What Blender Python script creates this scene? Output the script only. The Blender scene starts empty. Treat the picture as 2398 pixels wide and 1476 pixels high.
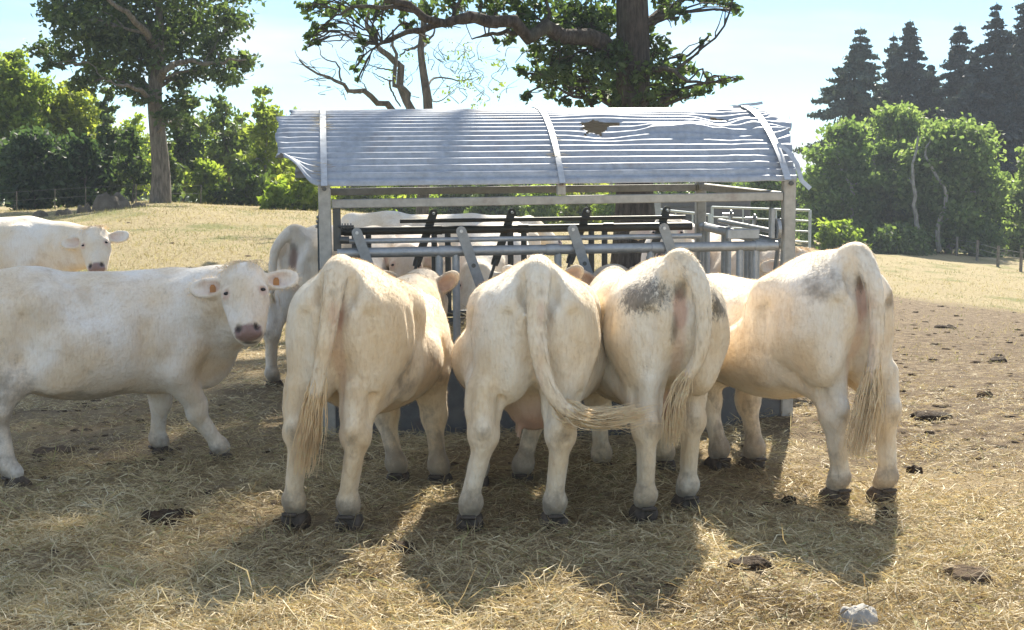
import bpy, math, random
import numpy as np
from mathutils import Vector, Matrix

R = math.radians
scene = bpy.context.scene
COL = scene.collection

# ------------------------------------------------------------------ camera
CAM_Z = 1.7
FPX = 3464.0            # focal length in pixels of the 2398 px wide photograph
HOR = 475.0             # row of the horizon
cam_d = bpy.data.cameras.new('camera')
cam = bpy.data.objects.new('camera', cam_d)
COL.objects.link(cam)
cam.location = (0, 0, CAM_Z)
PITCH = math.atan((738.0 - HOR) / FPX)
cam.rotation_euler = (math.pi / 2 - PITCH, 0, 0)
cam_d.sensor_width = 36.0
cam_d.lens = 36.0 * FPX / 2398.0
cam_d.clip_end = 3000
scene.camera = cam

# ------------------------------------------------------------------ sky and sun
SUN_EL, SUN_AZ = R(41), R(13)          # azimuth to the right of the viewing direction
world = bpy.data.worlds.new('World')
scene.world = world
world.use_nodes = True
wn, wl = world.node_tree.nodes, world.node_tree.links
wn.clear()
w_out = wn.new('ShaderNodeOutputWorld')
w_bg = wn.new('ShaderNodeBackground')
w_sky = wn.new('ShaderNodeTexSky')
w_sky.sky_type = 'NISHITA'
w_sky.sun_disc = False
w_sky.sun_elevation = SUN_EL
w_sky.sun_rotation = SUN_AZ
w_sky.altitude = 300
w_sky.air_density = 1.0
w_sky.dust_density = 0.0
w_sky.ozone_density = 3.0
w_bg.inputs['Strength'].default_value = 0.068
# thin high cloud, laid out on a flat layer overhead so that it foreshortens towards the horizon
w_tc = wn.new('ShaderNodeTexCoord')
w_sep = wn.new('ShaderNodeSeparateXYZ')
wl.new(w_tc.outputs['Generated'], w_sep.inputs[0])
def wmath(op, a, b=None, c=None, clamp=False):
    n = wn.new('ShaderNodeMath'); n.operation = op; n.use_clamp = clamp
    for i, v in enumerate((a, b, c)):
        if v is None: continue
        if isinstance(v, (int, float)): n.inputs[i].default_value = v
        else: wl.new(v, n.inputs[i])
    return n.outputs[0]
zz = wmath('MAXIMUM', w_sep.outputs[2], 0.0)
den = wmath('ADD', zz, 0.09)
cx = wmath('DIVIDE', w_sep.outputs[0], den)
cy = wmath('DIVIDE', w_sep.outputs[1], den)
w_cmb = wn.new('ShaderNodeCombineXYZ')
wl.new(wmath('MULTIPLY', cx, 0.75), w_cmb.inputs[0]); wl.new(wmath('MULTIPLY', cy, 1.0), w_cmb.inputs[1])
w_cmb.inputs[2].default_value = 5.3
w_nz = wn.new('ShaderNodeTexNoise')
w_nz.inputs['Scale'].default_value = 0.62
w_nz.inputs['Detail'].default_value = 7.0
w_nz.inputs['Roughness'].default_value = 0.52
w_nz.inputs['Distortion'].default_value = 0.25
wl.new(w_cmb.outputs[0], w_nz.inputs['Vector'])
w_rmp = wn.new('ShaderNodeValToRGB')
w_rmp.color_ramp.elements[0].position = 0.48; w_rmp.color_ramp.elements[0].color = (0, 0, 0, 1)
w_rmp.color_ramp.elements[1].position = 0.66; w_rmp.color_ramp.elements[1].color = (1, 1, 1, 1)
wl.new(w_nz.outputs[0], w_rmp.inputs[0])
w_mix = wn.new('ShaderNodeMix'); w_mix.data_type = 'RGBA'
wl.new(wmath('MULTIPLY', w_rmp.outputs[0], 0.85), w_mix.inputs[0])
w_mix.inputs[7].default_value = (6.6, 6.8, 6.9, 1)
w_tint = wn.new('ShaderNodeMix'); w_tint.data_type = 'RGBA'; w_tint.blend_type = 'MULTIPLY'
w_tint.inputs[0].default_value = 1.0
wl.new(w_sky.outputs[0], w_tint.inputs[6]); w_tint.inputs[7].default_value = (0.80, 0.94, 1.0, 1)
wl.new(w_tint.outputs[2], w_mix.inputs[6])
wl.new(w_mix.outputs[2], w_bg.inputs['Color'])
wl.new(w_bg.outputs[0], w_out.inputs[0])

sun_d = bpy.data.lights.new('sun', 'SUN')
sun_d.energy = 4.8
sun_d.angle = R(0.53)
sun_d.color = (1.0, 0.92, 0.77)
sun = bpy.data.objects.new('sun', sun_d)
COL.objects.link(sun)
SUN_DIR = Vector((math.sin(SUN_AZ) * math.cos(SUN_EL), math.cos(SUN_AZ) * math.cos(SUN_EL), math.sin(SUN_EL)))
sun.rotation_euler = SUN_DIR.to_track_quat('Z', 'Y').to_euler()
sun.location = SUN_DIR * 60

vs = scene.view_settings
vs.view_transform = 'Standard'
vs.look = 'None'
vs.exposure = 1.33
vs.gamma = 1.0
vs.use_curve_mapping = False
scene.cycles.max_bounces = 8
scene.cycles.diffuse_bounces = 3
scene.cycles.transparent_max_bounces = 8
scene.cycles.sample_clamp_indirect = 6.0

# ------------------------------------------------------------------ helpers
_cp, _sp = math.cos(PITCH), math.sin(PITCH)
def ray(px, py):
    """direction of the photograph's pixel, scaled to one metre of depth (Y)"""
    a, b = (px - 1199.0) / FPX, -(py - 738.0) / FPX
    d = Vector((a, _cp + b * _sp, b * _cp - _sp))
    return d / d.y
def at(px, py, depth):
    return Vector((0, 0, CAM_Z)) + ray(px, py) * depth
def on_ground(px, py, z=0.0):
    d = ray(px, py)
    return Vector((0, 0, CAM_Z)) + d * ((z - CAM_Z) / d.z)

def tag(o, label=None, cat=None, group=None, kind=None):
    if label: o['label'] = label
    if cat: o['category'] = cat
    if group: o['group'] = group
    if kind: o['kind'] = kind
    return o
def empty(name, loc=(0, 0, 0), rot=(0, 0, 0)):
    o = bpy.data.objects.new(name, None)
    COL.objects.link(o)
    o.empty_display_size = 0.1
    o.location = loc; o.rotation_euler = rot
    return o
def mesh_np(name, V, F, smooth=True):
    """V (n,3); F (m,3) or (m,4) int array"""
    V = np.asarray(V, dtype=np.float32); F = np.asarray(F, dtype=np.int32)
    me = bpy.data.meshes.new(name)
    me.vertices.add(len(V)); me.vertices.foreach_set('co', V.ravel())
    k = F.shape[1]
    me.loops.add(F.size); me.loops.foreach_set('vertex_index', F.ravel())
    me.polygons.add(len(F))
    me.polygons.foreach_set('loop_start', np.arange(0, F.size, k, dtype=np.int32))
    me.polygons.foreach_set('loop_total', np.full(len(F), k, dtype=np.int32))
    me.polygons.foreach_set('use_smooth', np.full(len(F), smooth, dtype=bool))
    me.update(calc_edges=True)
    return me
def link(name, me, mat=None, parent=None, loc=None, rot=None):
    o = bpy.data.objects.new(name, me)
    COL.objects.link(o)
    if mat is not None and not me.materials: me.materials.append(mat)
    if parent is not None: o.parent = parent
    if loc is not None: o.location = loc
    if rot is not None: o.rotation_euler = rot
    return o
def vattr(me, name, vals):
    a = me.attributes.new(name, 'FLOAT', 'POINT')
    a.data.foreach_set('value', np.asarray(vals, dtype=np.float32))

class MB:
    """collects quads/tris of one piece"""
    def __init__(s): s.v = []; s.f = []
    def add(s, vs, fs):
        b = len(s.v); s.v += [tuple(v) for v in vs]; s.f += [tuple(i + b for i in f) for f in fs]
    def box(s, lo, hi, M=None, bev=0.0):
        x0, y0, z0 = lo; x1, y1, z1 = hi
        if bev <= 0:
            vs = [(x0, y0, z0), (x1, y0, z0), (x1, y1, z0), (x0, y1, z0), (x0, y0, z1), (x1, y0, z1), (x1, y1, z1), (x0, y1, z1)]
            fs = [(3, 2, 1, 0), (4, 5, 6, 7), (0, 1, 5, 4), (1, 2, 6, 5), (2, 3, 7, 6), (3, 0, 4, 7)]
        else:
            b = bev; vs = []
            for z, e in ((z0, 1), (z0 + b, 0), (z1 - b, 0), (z1, 1)):
                q = b * e
                vs += [(x0 + b, y0 + q, z), (x1 - b, y0 + q, z), (x1 - q, y0 + b, z), (x1 - q, y1 - b, z),
                       (x1 - b, y1 - q, z), (x0 + b, y1 - q, z), (x0 + q, y1 - b, z), (x0 + q, y0 + b, z)]
            fs = [tuple(range(7, -1, -1)), tuple(range(24, 32))]
            for r in range(3):
                for i in range(8):
                    j = (i + 1) % 8
                    fs.append((r * 8 + i, r * 8 + j, r * 8 + 8 + j, r * 8 + 8 + i))
        if M is not None: vs = [M @ Vector(v) for v in vs]
        s.add(vs, fs)
    def tube(s, pts, rad, n=10, cap=True, flat=None):
        """tube through points; rad number or list; flat=(a,b) scales the two section axes"""
        pts = [Vector(p) for p in pts]
        m = len(pts)
        rad = [rad] * m if isinstance(rad, (int, float)) else list(rad)
        fa, fb = flat if flat else (1, 1)
        t0 = (pts[1] - pts[0]).normalized()
        ref = Vector((0, 0, 1)) if abs(t0.z) < 0.9 else Vector((1, 0, 0))
        u = t0.cross(ref).normalized()
        vs = []
        for i, p in enumerate(pts):
            t = (pts[min(i + 1, m - 1)] - pts[max(i - 1, 0)]).normalized()
            u = (u - t * u.dot(t)).normalized(); w = t.cross(u)
            for k in range(n):
                a = 2 * math.pi * k / n
                vs.append(p + u * (math.cos(a) * rad[i] * fa) + w * (math.sin(a) * rad[i] * fb))
        fs = []
        for i in range(m - 1):
            for k in range(n):
                j = (k + 1) % n
                fs.append((i * n + k, i * n + j, i * n + n + j, i * n + n + k))
        if cap:
            fs.append(tuple(range(n - 1, -1, -1))); fs.append(tuple((m - 1) * n + k for k in range(n)))
        s.add(vs, fs)
    def build(s, name, mat=None, parent=None, smooth=False, loc=None, rot=None):
        me = bpy.data.meshes.new(name)
        me.from_pydata(s.v, [], s.f)
        me.update()
        if smooth:
            me.polygons.foreach_set('use_smooth', np.ones(len(me.polygons), dtype=bool))
            try: me.set_sharp_from_angle(angle=R(40))
            except Exception: pass
        return link(name, me, mat, parent, loc, rot)

# ------------------------------------------------------------------ material helpers
class NT:
    def __init__(s, name):
        s.m = bpy.data.materials.new(name); s.m.use_nodes = True
        s.n, s.l = s.m.node_tree.nodes, s.m.node_tree.links
        s.n.clear()
        s.out = s.n.new('ShaderNodeOutputMaterial')
    def put(s, sock, v):
        if v is None: return
        if hasattr(v, 'is_output') or hasattr(v, 'links'): s.l.new(v, sock)
        else: sock.default_value = v
    def node(s, t, **k):
        n = s.n.new(t)
        for a, b in k.items(): setattr(n, a, b)
        return n
    def math(s, op, a, b=None, c=None, clamp=False):
        n = s.node('ShaderNodeMath', operation=op, use_clamp=clamp)
        s.put(n.inputs[0], a); s.put(n.inputs[1], b); s.put(n.inputs[2], c)
        return n.outputs[0]
    def coord(s, which='Object'): return s.node('ShaderNodeTexCoord').outputs[which]
    def mapping(s, v, scale=(1, 1, 1), loc=(0, 0, 0), rot=(0, 0, 0)):
        n = s.node('ShaderNodeMapping')
        s.put(n.inputs[0], v); n.inputs['Scale'].default_value = scale; n.inputs['Location'].default_value = loc; n.inputs['Rotation'].default_value = rot
        return n.outputs[0]
    def noise(s, v, scale, detail=4.0, rough=0.55, dist=0.0, col=False):
        n = s.node('ShaderNodeTexNoise')
        s.put(n.inputs['Vector'], v); n.inputs['Scale'].default_value = scale; n.inputs['Detail'].default_value = detail
        n.inputs['Roughness'].default_value = rough; n.inputs['Distortion'].default_value = dist
        return n.outputs[1 if col else 0]
    def ramp(s, f, stops):
        n = s.node('ShaderNodeValToRGB'); e = n.color_ramp.elements
        while len(e) < len(stops): e.new(0.5)
        for i, (p, c) in enumerate(stops):
            e[i].position = p; e[i].color = c if len(c) == 4 else (*c, 1)
        s.put(n.inputs[0], f)
        return n.outputs[0]
    def step(s, f, a, b):
        n = s.node('ShaderNodeMapRange', interpolation_type='SMOOTHSTEP')
        s.put(n.inputs[0], f); n.inputs[1].default_value = a; n.inputs[2].default_value = b
        return n.outputs[0]
    def mix(s, f, a, b, blend='MIX'):
        n = s.node('ShaderNodeMix', data_type='RGBA', blend_type=blend)
        s.put(n.inputs[0], f)
        for i, v in ((6, a), (7, b)):
            if isinstance(v, tuple): v = v if len(v) == 4 else (*v, 1)
            s.put(n.inputs[i], v)
        return n.outputs[2]
    def attr(s, name, fac=True):
        n = s.node('ShaderNodeAttribute', attribute_name=name)
        return n.outputs['Fac' if fac else 'Color']
    def bump(s, h, strength=0.5, dist=0.01, normal=None):
        n = s.node('ShaderNodeBump')
        n.inputs['Strength'].default_value = strength; n.inputs['Distance'].default_value = dist
        s.put(n.inputs['Height'], h); s.put(n.inputs['Normal'], normal)
        return n.outputs[0]
    def bsdf(s, col, rough=0.7, metal=0.0, normal=None, spec=0.5, **k):
        n = s.node('ShaderNodeBsdfPrincipled')
        if isinstance(col, tuple): col = col if len(col) == 4 else (*col, 1)
        s.put(n.inputs['Base Color'], col); s.put(n.inputs['Roughness'], rough); s.put(n.inputs['Metallic'], metal)
        s.put(n.inputs['Normal'], normal); n.inputs['Specular IOR Level'].default_value = spec
        for a, b in k.items(): s.put(n.inputs[a.replace('_', ' ')], b)
        return n.outputs[0]
    def done(s, sh):
        s.l.new(sh, s.out.inputs[0]); return s.m

# ------------------------------------------------------------------ terrain height
_TU = np.array([-0.6, -0.36, -0.30, -0.24, -0.13, -0.04, 0.05, 0.12, 0.20, 0.28, 0.36, 0.6])
_TZ = np.array([1.15, 1.25, 1.45, 1.75, 1.40, 0.80, 0.30, -0.15, -0.85, -1.35, -1.75, -2.3])
def terrain(x, y):
    x = np.asarray(x, dtype=float); y = np.asarray(y, dtype=float)
    d = np.maximum(y, 1.0)
    T = np.interp(np.clip(x / d, -0.6, 0.6), _TU, _TZ)
    t = np.clip((d - 9.0) / 46.0, 0, 1)
    s = t * t * (3 - 2 * t)
    z = T * s
    z = z + 0.035 * np.sin(x * 1.1 + 1.0) * np.sin(y * 0.9 + 0.4) * np.clip((d - 9) / 10, 0, 1)
    z = z + 0.10 * np.sin(x * 0.33 + 2.0) * np.sin(y * 0.27) * np.clip((d - 14) / 20, 0, 1)
    return z
# ------------------------------------------------------------------ solid modelling of animals: a distance field blended from muscles and bones, skinned as ONE mesh
class Field:
    def __init__(s, lo, hi, h):
        s.lo = np.array(lo, float); s.h = h
        n = np.ceil((np.array(hi) - s.lo) / h).astype(int) + 1
        s.ax = [(s.lo[i] + h * np.arange(n[i])).astype(np.float32) for i in range(3)]
        s.F = np.full(n, 0.5, np.float32)
    def sl(s, lo, hi):
        r = []
        for i in range(3):
            a = int(max(0, math.floor((lo[i] - s.lo[i]) / s.h))); b = int(min(len(s.ax[i]), math.ceil((hi[i] - s.lo[i]) / s.h) + 1))
            if b <= a: return None
            r.append(slice(a, b))
        return tuple(r)
    def grid(s, sl):
        return (s.ax[0][sl[0]][:, None, None], s.ax[1][sl[1]][None, :, None], s.ax[2][sl[2]][None, None, :])
    def put(s, sl, d, k, sub=False):
        A = s.F[sl]
        if sub:
            d = -d
            h = np.maximum(k - np.abs(A - d), 0) / k
            s.F[sl] = np.maximum(A, d) + h * h * k * 0.25
        else:
            h = np.maximum(k - np.abs(A - d), 0) / k
            s.F[sl] = np.minimum(A, d) - h * h * k * 0.25
    def ell(s, c, r, k=0.06, rot=None, sub=False):
        c = np.array(c, float); r = np.array(r, float)
        e = (r.max() if rot is not None else r) + k + 0.03
        sl = s.sl(c - e, c + e)
        if sl is None: return
        X, Y, Z = s.grid(sl)
        X = X - c[0]; Y = Y - c[1]; Z = Z - c[2]
        if rot is not None:
            a = np.array(rot, np.float32)      # columns = local axes
            X, Y, Z = (X * a[0, 0] + Y * a[1, 0] + Z * a[2, 0], X * a[0, 1] + Y * a[1, 1] + Z * a[2, 1], X * a[0, 2] + Y * a[1, 2] + Z * a[2, 2])
        k0 = np.sqrt((X / r[0]) ** 2 + (Y / r[1]) ** 2 + (Z / r[2]) ** 2)
        k1 = np.sqrt((X / r[0] ** 2) ** 2 + (Y / r[1] ** 2) ** 2 + (Z / r[2] ** 2) ** 2) + 1e-6
        s.put(sl, k0 * (k0 - 1) / k1, k, sub)
    def cap(s, a, b, ra, rb, k=0.05, sq=(1, 1, 1), sub=False):
        a = np.array(a, float); b = np.array(b, float); q = np.array(sq, float)
        e = max(ra, rb) * q.max() + k + 0.03
        sl = s.sl(np.minimum(a, b) - e, np.maximum(a, b) + e)
        if sl is None: return
        X, Y, Z = s.grid(sl)
        ab = b - a; L = float(ab @ ab) + 1e-9
        t = np.clip(((X - a[0]) * ab[0] + (Y - a[1]) * ab[1] + (Z - a[2]) * ab[2]) / L, 0, 1)
        d = np.sqrt(((X - a[0] - t * ab[0]) / q[0]) ** 2 + ((Y - a[1] - t * ab[1]) / q[1]) ** 2 + ((Z - a[2] - t * ab[2]) / q[2]) ** 2) - (ra + t * (rb - ra))
        s.put(sl, d * q.min(), k, sub)
    def chain(s, P, rr, k=0.04, sq=(1, 1, 1)):
        for i in range(len(P) - 1): s.cap(P[i], P[i + 1], rr[i], rr[i + 1], k, sq)
    def mesh(s):
        F = s.F; n = F.shape; S = F < 0
        cs = [(i, j, k) for i in (0, 1) for j in (0, 1) for k in (0, 1)]
        cnt = np.zeros((n[0] - 1, n[1] - 1, n[2] - 1), np.uint8)
        for (i, j, k) in cs: cnt += S[i:n[0] - 1 + i, j:n[1] - 1 + j, k:n[2] - 1 + k]
        act = (cnt > 0) & (cnt < 8)
        I, J, K = np.nonzero(act)
        idx = np.full(act.shape, -1, np.int64); idx[act] = np.arange(len(I))
        val = [F[I + i, J + j, K + k] for (i, j, k) in cs]
        acc = np.zeros((len(I), 3)); c = np.zeros(len(I))
        for a in range(8):
            for b in range(a + 1, 8):
                if sum(abs(cs[a][q] - cs[b][q]) for q in range(3)) != 1: continue
                m = (val[a] < 0) != (val[b] < 0)
                t = np.where(m, val[a] / np.where(m, val[a] - val[b], 1), 0)
                p = np.array(cs[a])[None] + t[:, None] * (np.array(cs[b]) - np.array(cs[a]))[None]
                acc += p * m[:, None]; c += m
        V = (np.stack([I, J, K], 1) + acc / c[:, None]) * s.h + s.lo
        Q = []
        for ax in range(3):
            o1, o2 = (ax + 1) % 3, (ax + 2) % 3
            A = [slice(None)] * 3; B = [slice(None)] * 3
            A[ax] = slice(0, n[ax] - 1); B[ax] = slice(1, n[ax])
            ch = S[tuple(A)] != S[tuple(B)]
            P = np.array(np.nonzero(ch)).T
            P = P[(P[:, o1] > 0) & (P[:, o2] > 0) & (P[:, o1] < n[o1] - 1) & (P[:, o2] < n[o2] - 1)]
            def cell(d1, d2):
                q = P.copy(); q[:, o1] += d1; q[:, o2] += d2
                return idx[q[:, 0], q[:, 1], q[:, 2]]
            q = np.stack([cell(-1, -1), cell(0, -1), cell(0, 0), cell(-1, 0)], 1)
            inside = S[P[:, 0], P[:, 1], P[:, 2]]
            q[~inside] = q[~inside][:, ::-1]
            Q.append(q)
        return V, np.concatenate(Q)

def basis(f, u):
    """columns: lateral (left), face normal, along the face"""
    f = Vector(f).normalized(); u = Vector(u); u = (u - f * u.dot(f)).normalized(); l = u.cross(f)
    return l, u, f

# ---- hide material: cream coat, pink skin, grey dirt
def make_coat():
    t = NT('cow_coat')
    oc = t.coord('Object')
    tint = t.node('ShaderNodeObjectInfo').outputs['Color']
    big = t.noise(oc, 2.6, 3, 0.5)
    base = t.mix(t.step(big, 0.32, 0.68), (1.06, 1.06, 1.06), (0.98, 0.86, 0.69), 'MIX')
    base = t.mix(1.0, tint, base, 'MULTIPLY')
    base = t.mix(t.math('MULTIPLY', t.attr('hairv'), 0.32), base, t.mix(1.0, base, (0.62, 0.52, 0.40), 'MULTIPLY'))
    # streaks of the lying hair
    fine = t.noise(t.mapping(oc, (70, 70, 14)), 1.0, 3, 0.6)
    base = t.mix(t.math('MULTIPLY', t.step(fine, 0.42, 0.72), 0.26), base, t.mix(1.0, base, (0.72, 0.62, 0.50), 'MULTIPLY'))
    blot = t.noise(oc, 9.0, 5, 0.65)
    smud = t.step(t.math('ADD', t.noise(t.mapping(oc, (1, 1, 0.7), (5.5, 2.2, 8.1)), 3.6, 4, 0.6), t.math('MULTIPLY', t.math('SUBTRACT', blot, 0.5), 0.35)), 0.54, 0.74)
    base = t.mix(t.math('MULTIPLY', smud, 0.42), base, t.mix(1.0, base, (0.66, 0.56, 0.45), 'MULTIPLY'))
    spots = t.step(t.noise(t.mapping(oc, (1, 1, 1), (3.1, 7.7, 1.3)), 5.5, 2, 0.4), 0.69, 0.75)
    base = t.mix(t.math('MULTIPLY', t.math('MULTIPLY', spots, t.step(blot, .4, .6)), 0.25), base, (0.33, 0.28, 0.23))
    dirt = t.attr('dirt')
    dm = t.step(t.math('ADD', dirt, t.math('ADD', t.math('MULTIPLY', t.math('SUBTRACT', blot, 0.5), 1.5), t.math('MULTIPLY', t.math('SUBTRACT', t.noise(oc, 34.0, 4, 0.7), 0.5), 0.35))), 0.22, 0.95)
    base = t.mix(t.math('MULTIPLY', dm, 0.75), base, (0.27, 0.215, 0.165))
    speck = t.noise(t.mapping(oc, (75, 75, 38)), 1.0, 4, 0.75, 0.6)
    grey = t.attr('grey')
    gm = t.step(t.math('ADD', grey, t.math('ADD', t.math('MULTIPLY', t.math('SUBTRACT', speck, 0.5), 2.0), t.math('MULTIPLY', t.math('SUBTRACT', blot, 0.5), 1.3))), 0.30, 1.05)
    base = t.mix(t.math('MULTIPLY', gm, 0.85), base, (0.12, 0.11, 0.10))
    base = t.mix(t.attr('pink'), base, (0.62, 0.33, 0.25))
    base = t.mix(t.attr('nose'), base, (0.34, 0.225, 0.20))
    base = t.mix(t.attr('dark'), base, (0.055, 0.04, 0.035))
    h = t.math('ADD', t.math('MULTIPLY', fine, 0.6), t.math('MULTIPLY', t.noise(oc, 38.0, 4, 0.6), 0.8))
    nb = t.bump(h, 0.75, 0.010)
    nb = t.bump(t.noise(oc, 6.0, 4, 0.55), 0.45, 0.03, nb)
    return t.done(t.bsdf(base, t.math('ADD', 0.72, t.math('MULTIPLY', t.attr('nose'), -0.3)), 0, nb, 0.25, Sheen_Weight=0.35, Sheen_Roughness=0.45, Sheen_Tint=(1, 0.95, 0.85, 1)))
M_COAT = make_coat()
def make_hair():
    t = NT('tail_hair')
    oc = t.coord('Object')
    c = t.ramp(t.noise(oc, 14, 3), [(0.3, (0.74, 0.65, 0.50)), (0.55, (0.90, 0.83, 0.68)), (0.8, (0.98, 0.93, 0.82))])
    tint = t.node('ShaderNodeObjectInfo').outputs['Color']
    c = t.mix(1.0, c, tint, 'MULTIPLY')
    a = t.bsdf(c, 0.6, 0, None, 0.3)
    tr = t.node('ShaderNodeBsdfTranslucent'); t.put(tr.inputs[0], c)
    mx = t.node('ShaderNodeMixShader'); mx.inputs[0].default_value = 0.3
    t.l.new(a, mx.inputs[1]); t.l.new(tr.outputs[0], mx.inputs[2])
    return t.done(mx.outputs[0])
M_HAIR = make_hair()
def simple(name, col, rough=0.6, metal=0.0, nscale=12.0, var=0.35, bump=0.2, bdist=0.004, spec=0.4):
    t = NT(name); oc = t.coord('Object')
    n = t.noise(oc, nscale, 5, 0.6)
    d = tuple(c * (1 - var) for c in col); b = tuple(min(1, c * (1 + var * .5)) for c in col)
    c = t.ramp(n, [(0.3, d), (0.7, b)])
    return t.done(t.bsdf(c, t.math('ADD', rough - .08, t.math('MULTIPLY', n, .16)), metal, t.bump(t.noise(oc, nscale * 4, 4), bump, bdist), spec))
M_HOOF = simple('hoof_horn', (0.12, 0.092, 0.07), 0.75, 0, 30, 0.6)
M_EYE = simple('eye_dark', (0.012, 0.008, 0.006), 0.12, 0, 5, 0.2, 0.0, 0.001, 0.6)
M_TAG = simple('ear_tag_orange', (0.50, 0.22, 0.07), 0.45, 0, 20, 0.2)
M_MOUTH = simple('dark_skin', (0.10, 0.05, 0.045), 0.5, 0, 20, 0.4)

def _hoof_mesh():
    f = Field((-0.13, -0.10, -0.02), (0.14, 0.10, 0.13), 0.007)
    for s in (-1, 1):
        f.ell((0.018, s * 0.033, 0.035), (0.085, 0.036, 0.062), 0.008, None)
        f.cap((-0.03, s * 0.032, 0.06), (0.02, s * 0.03, 0.075), 0.034, 0.032, 0.02)
    f.cap((-0.082, -0.032, 0.092), (-0.082, 0.032, 0.092), 0.013, 0.013, 0.02)
    f.cap((0, -0.2, -0.30), (0, 0.2, -0.30), 0.30, 0.30, 0.005, (1, 1, 1), sub=True)
    V, Q = f.mesh()
    me = mesh_np('hoof', V, Q); me.materials.append(M_HOOF)
    return me
HOOF = _hoof_mesh()

def strand_mesh(name, strands, mat, parent, width=0.004, color=None):
    """strands: list of (m,3) arrays of points; three-sided tapering hairs"""
    VV, FF = [], []; b = 0
    rng = np.random.default_rng(len(strands))
    for P in strands:
        P = np.asarray(P); m = len(P)
        t = np.gradient(P, axis=0); t /= np.linalg.norm(t, axis=1)[:, None] + 1e-9
        r = rng.normal(size=3); u = np.cross(t, r); u /= np.linalg.norm(u, axis=1)[:, None] + 1e-9
        w = np.cross(t, u)
        rad = width * np.linspace(1, 0.25, m)[:, None]
        ring = [P + rad * (u * math.cos(a) + w * math.sin(a)) for a in (0, 2.094, 4.189)]
        V = np.stack(ring, 1).reshape(-1, 3); VV.append(V)
        for i in range(m - 1):
            for k in range(3):
                j = (k + 1) % 3
                FF.append((b + i * 3 + k, b + i * 3 + j, b + i * 3 + 3 + j, b + i * 3 + 3 + k))
        b += 3 * m
    me = mesh_np(name, np.concatenate(VV), np.array(FF))
    o = link(name, me, mat, parent)
    if color: o.color = (*color, 1)
    return o

def curve_pts(P, n):
    """smooth polyline through control points (Catmull-Rom)"""
    P = [np.array(p, float) for p in P]
    P = [2 * P[0] - P[1]] + P + [2 * P[-1] - P[-2]]
    out = []; m = len(P) - 3
    for q in np.linspace(0, m - 1e-6, n):
        i = int(q); t = q - i
        a, b, c, d = P[i:i + 4]
        out.append(0.5 * ((2 * b) + (-a + c) * t + (2 * a - 5 * b + 4 * c - d) * t * t + (-a + 3 * b - 3 * c + d) * t ** 3))
    return np.array(out)

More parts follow.
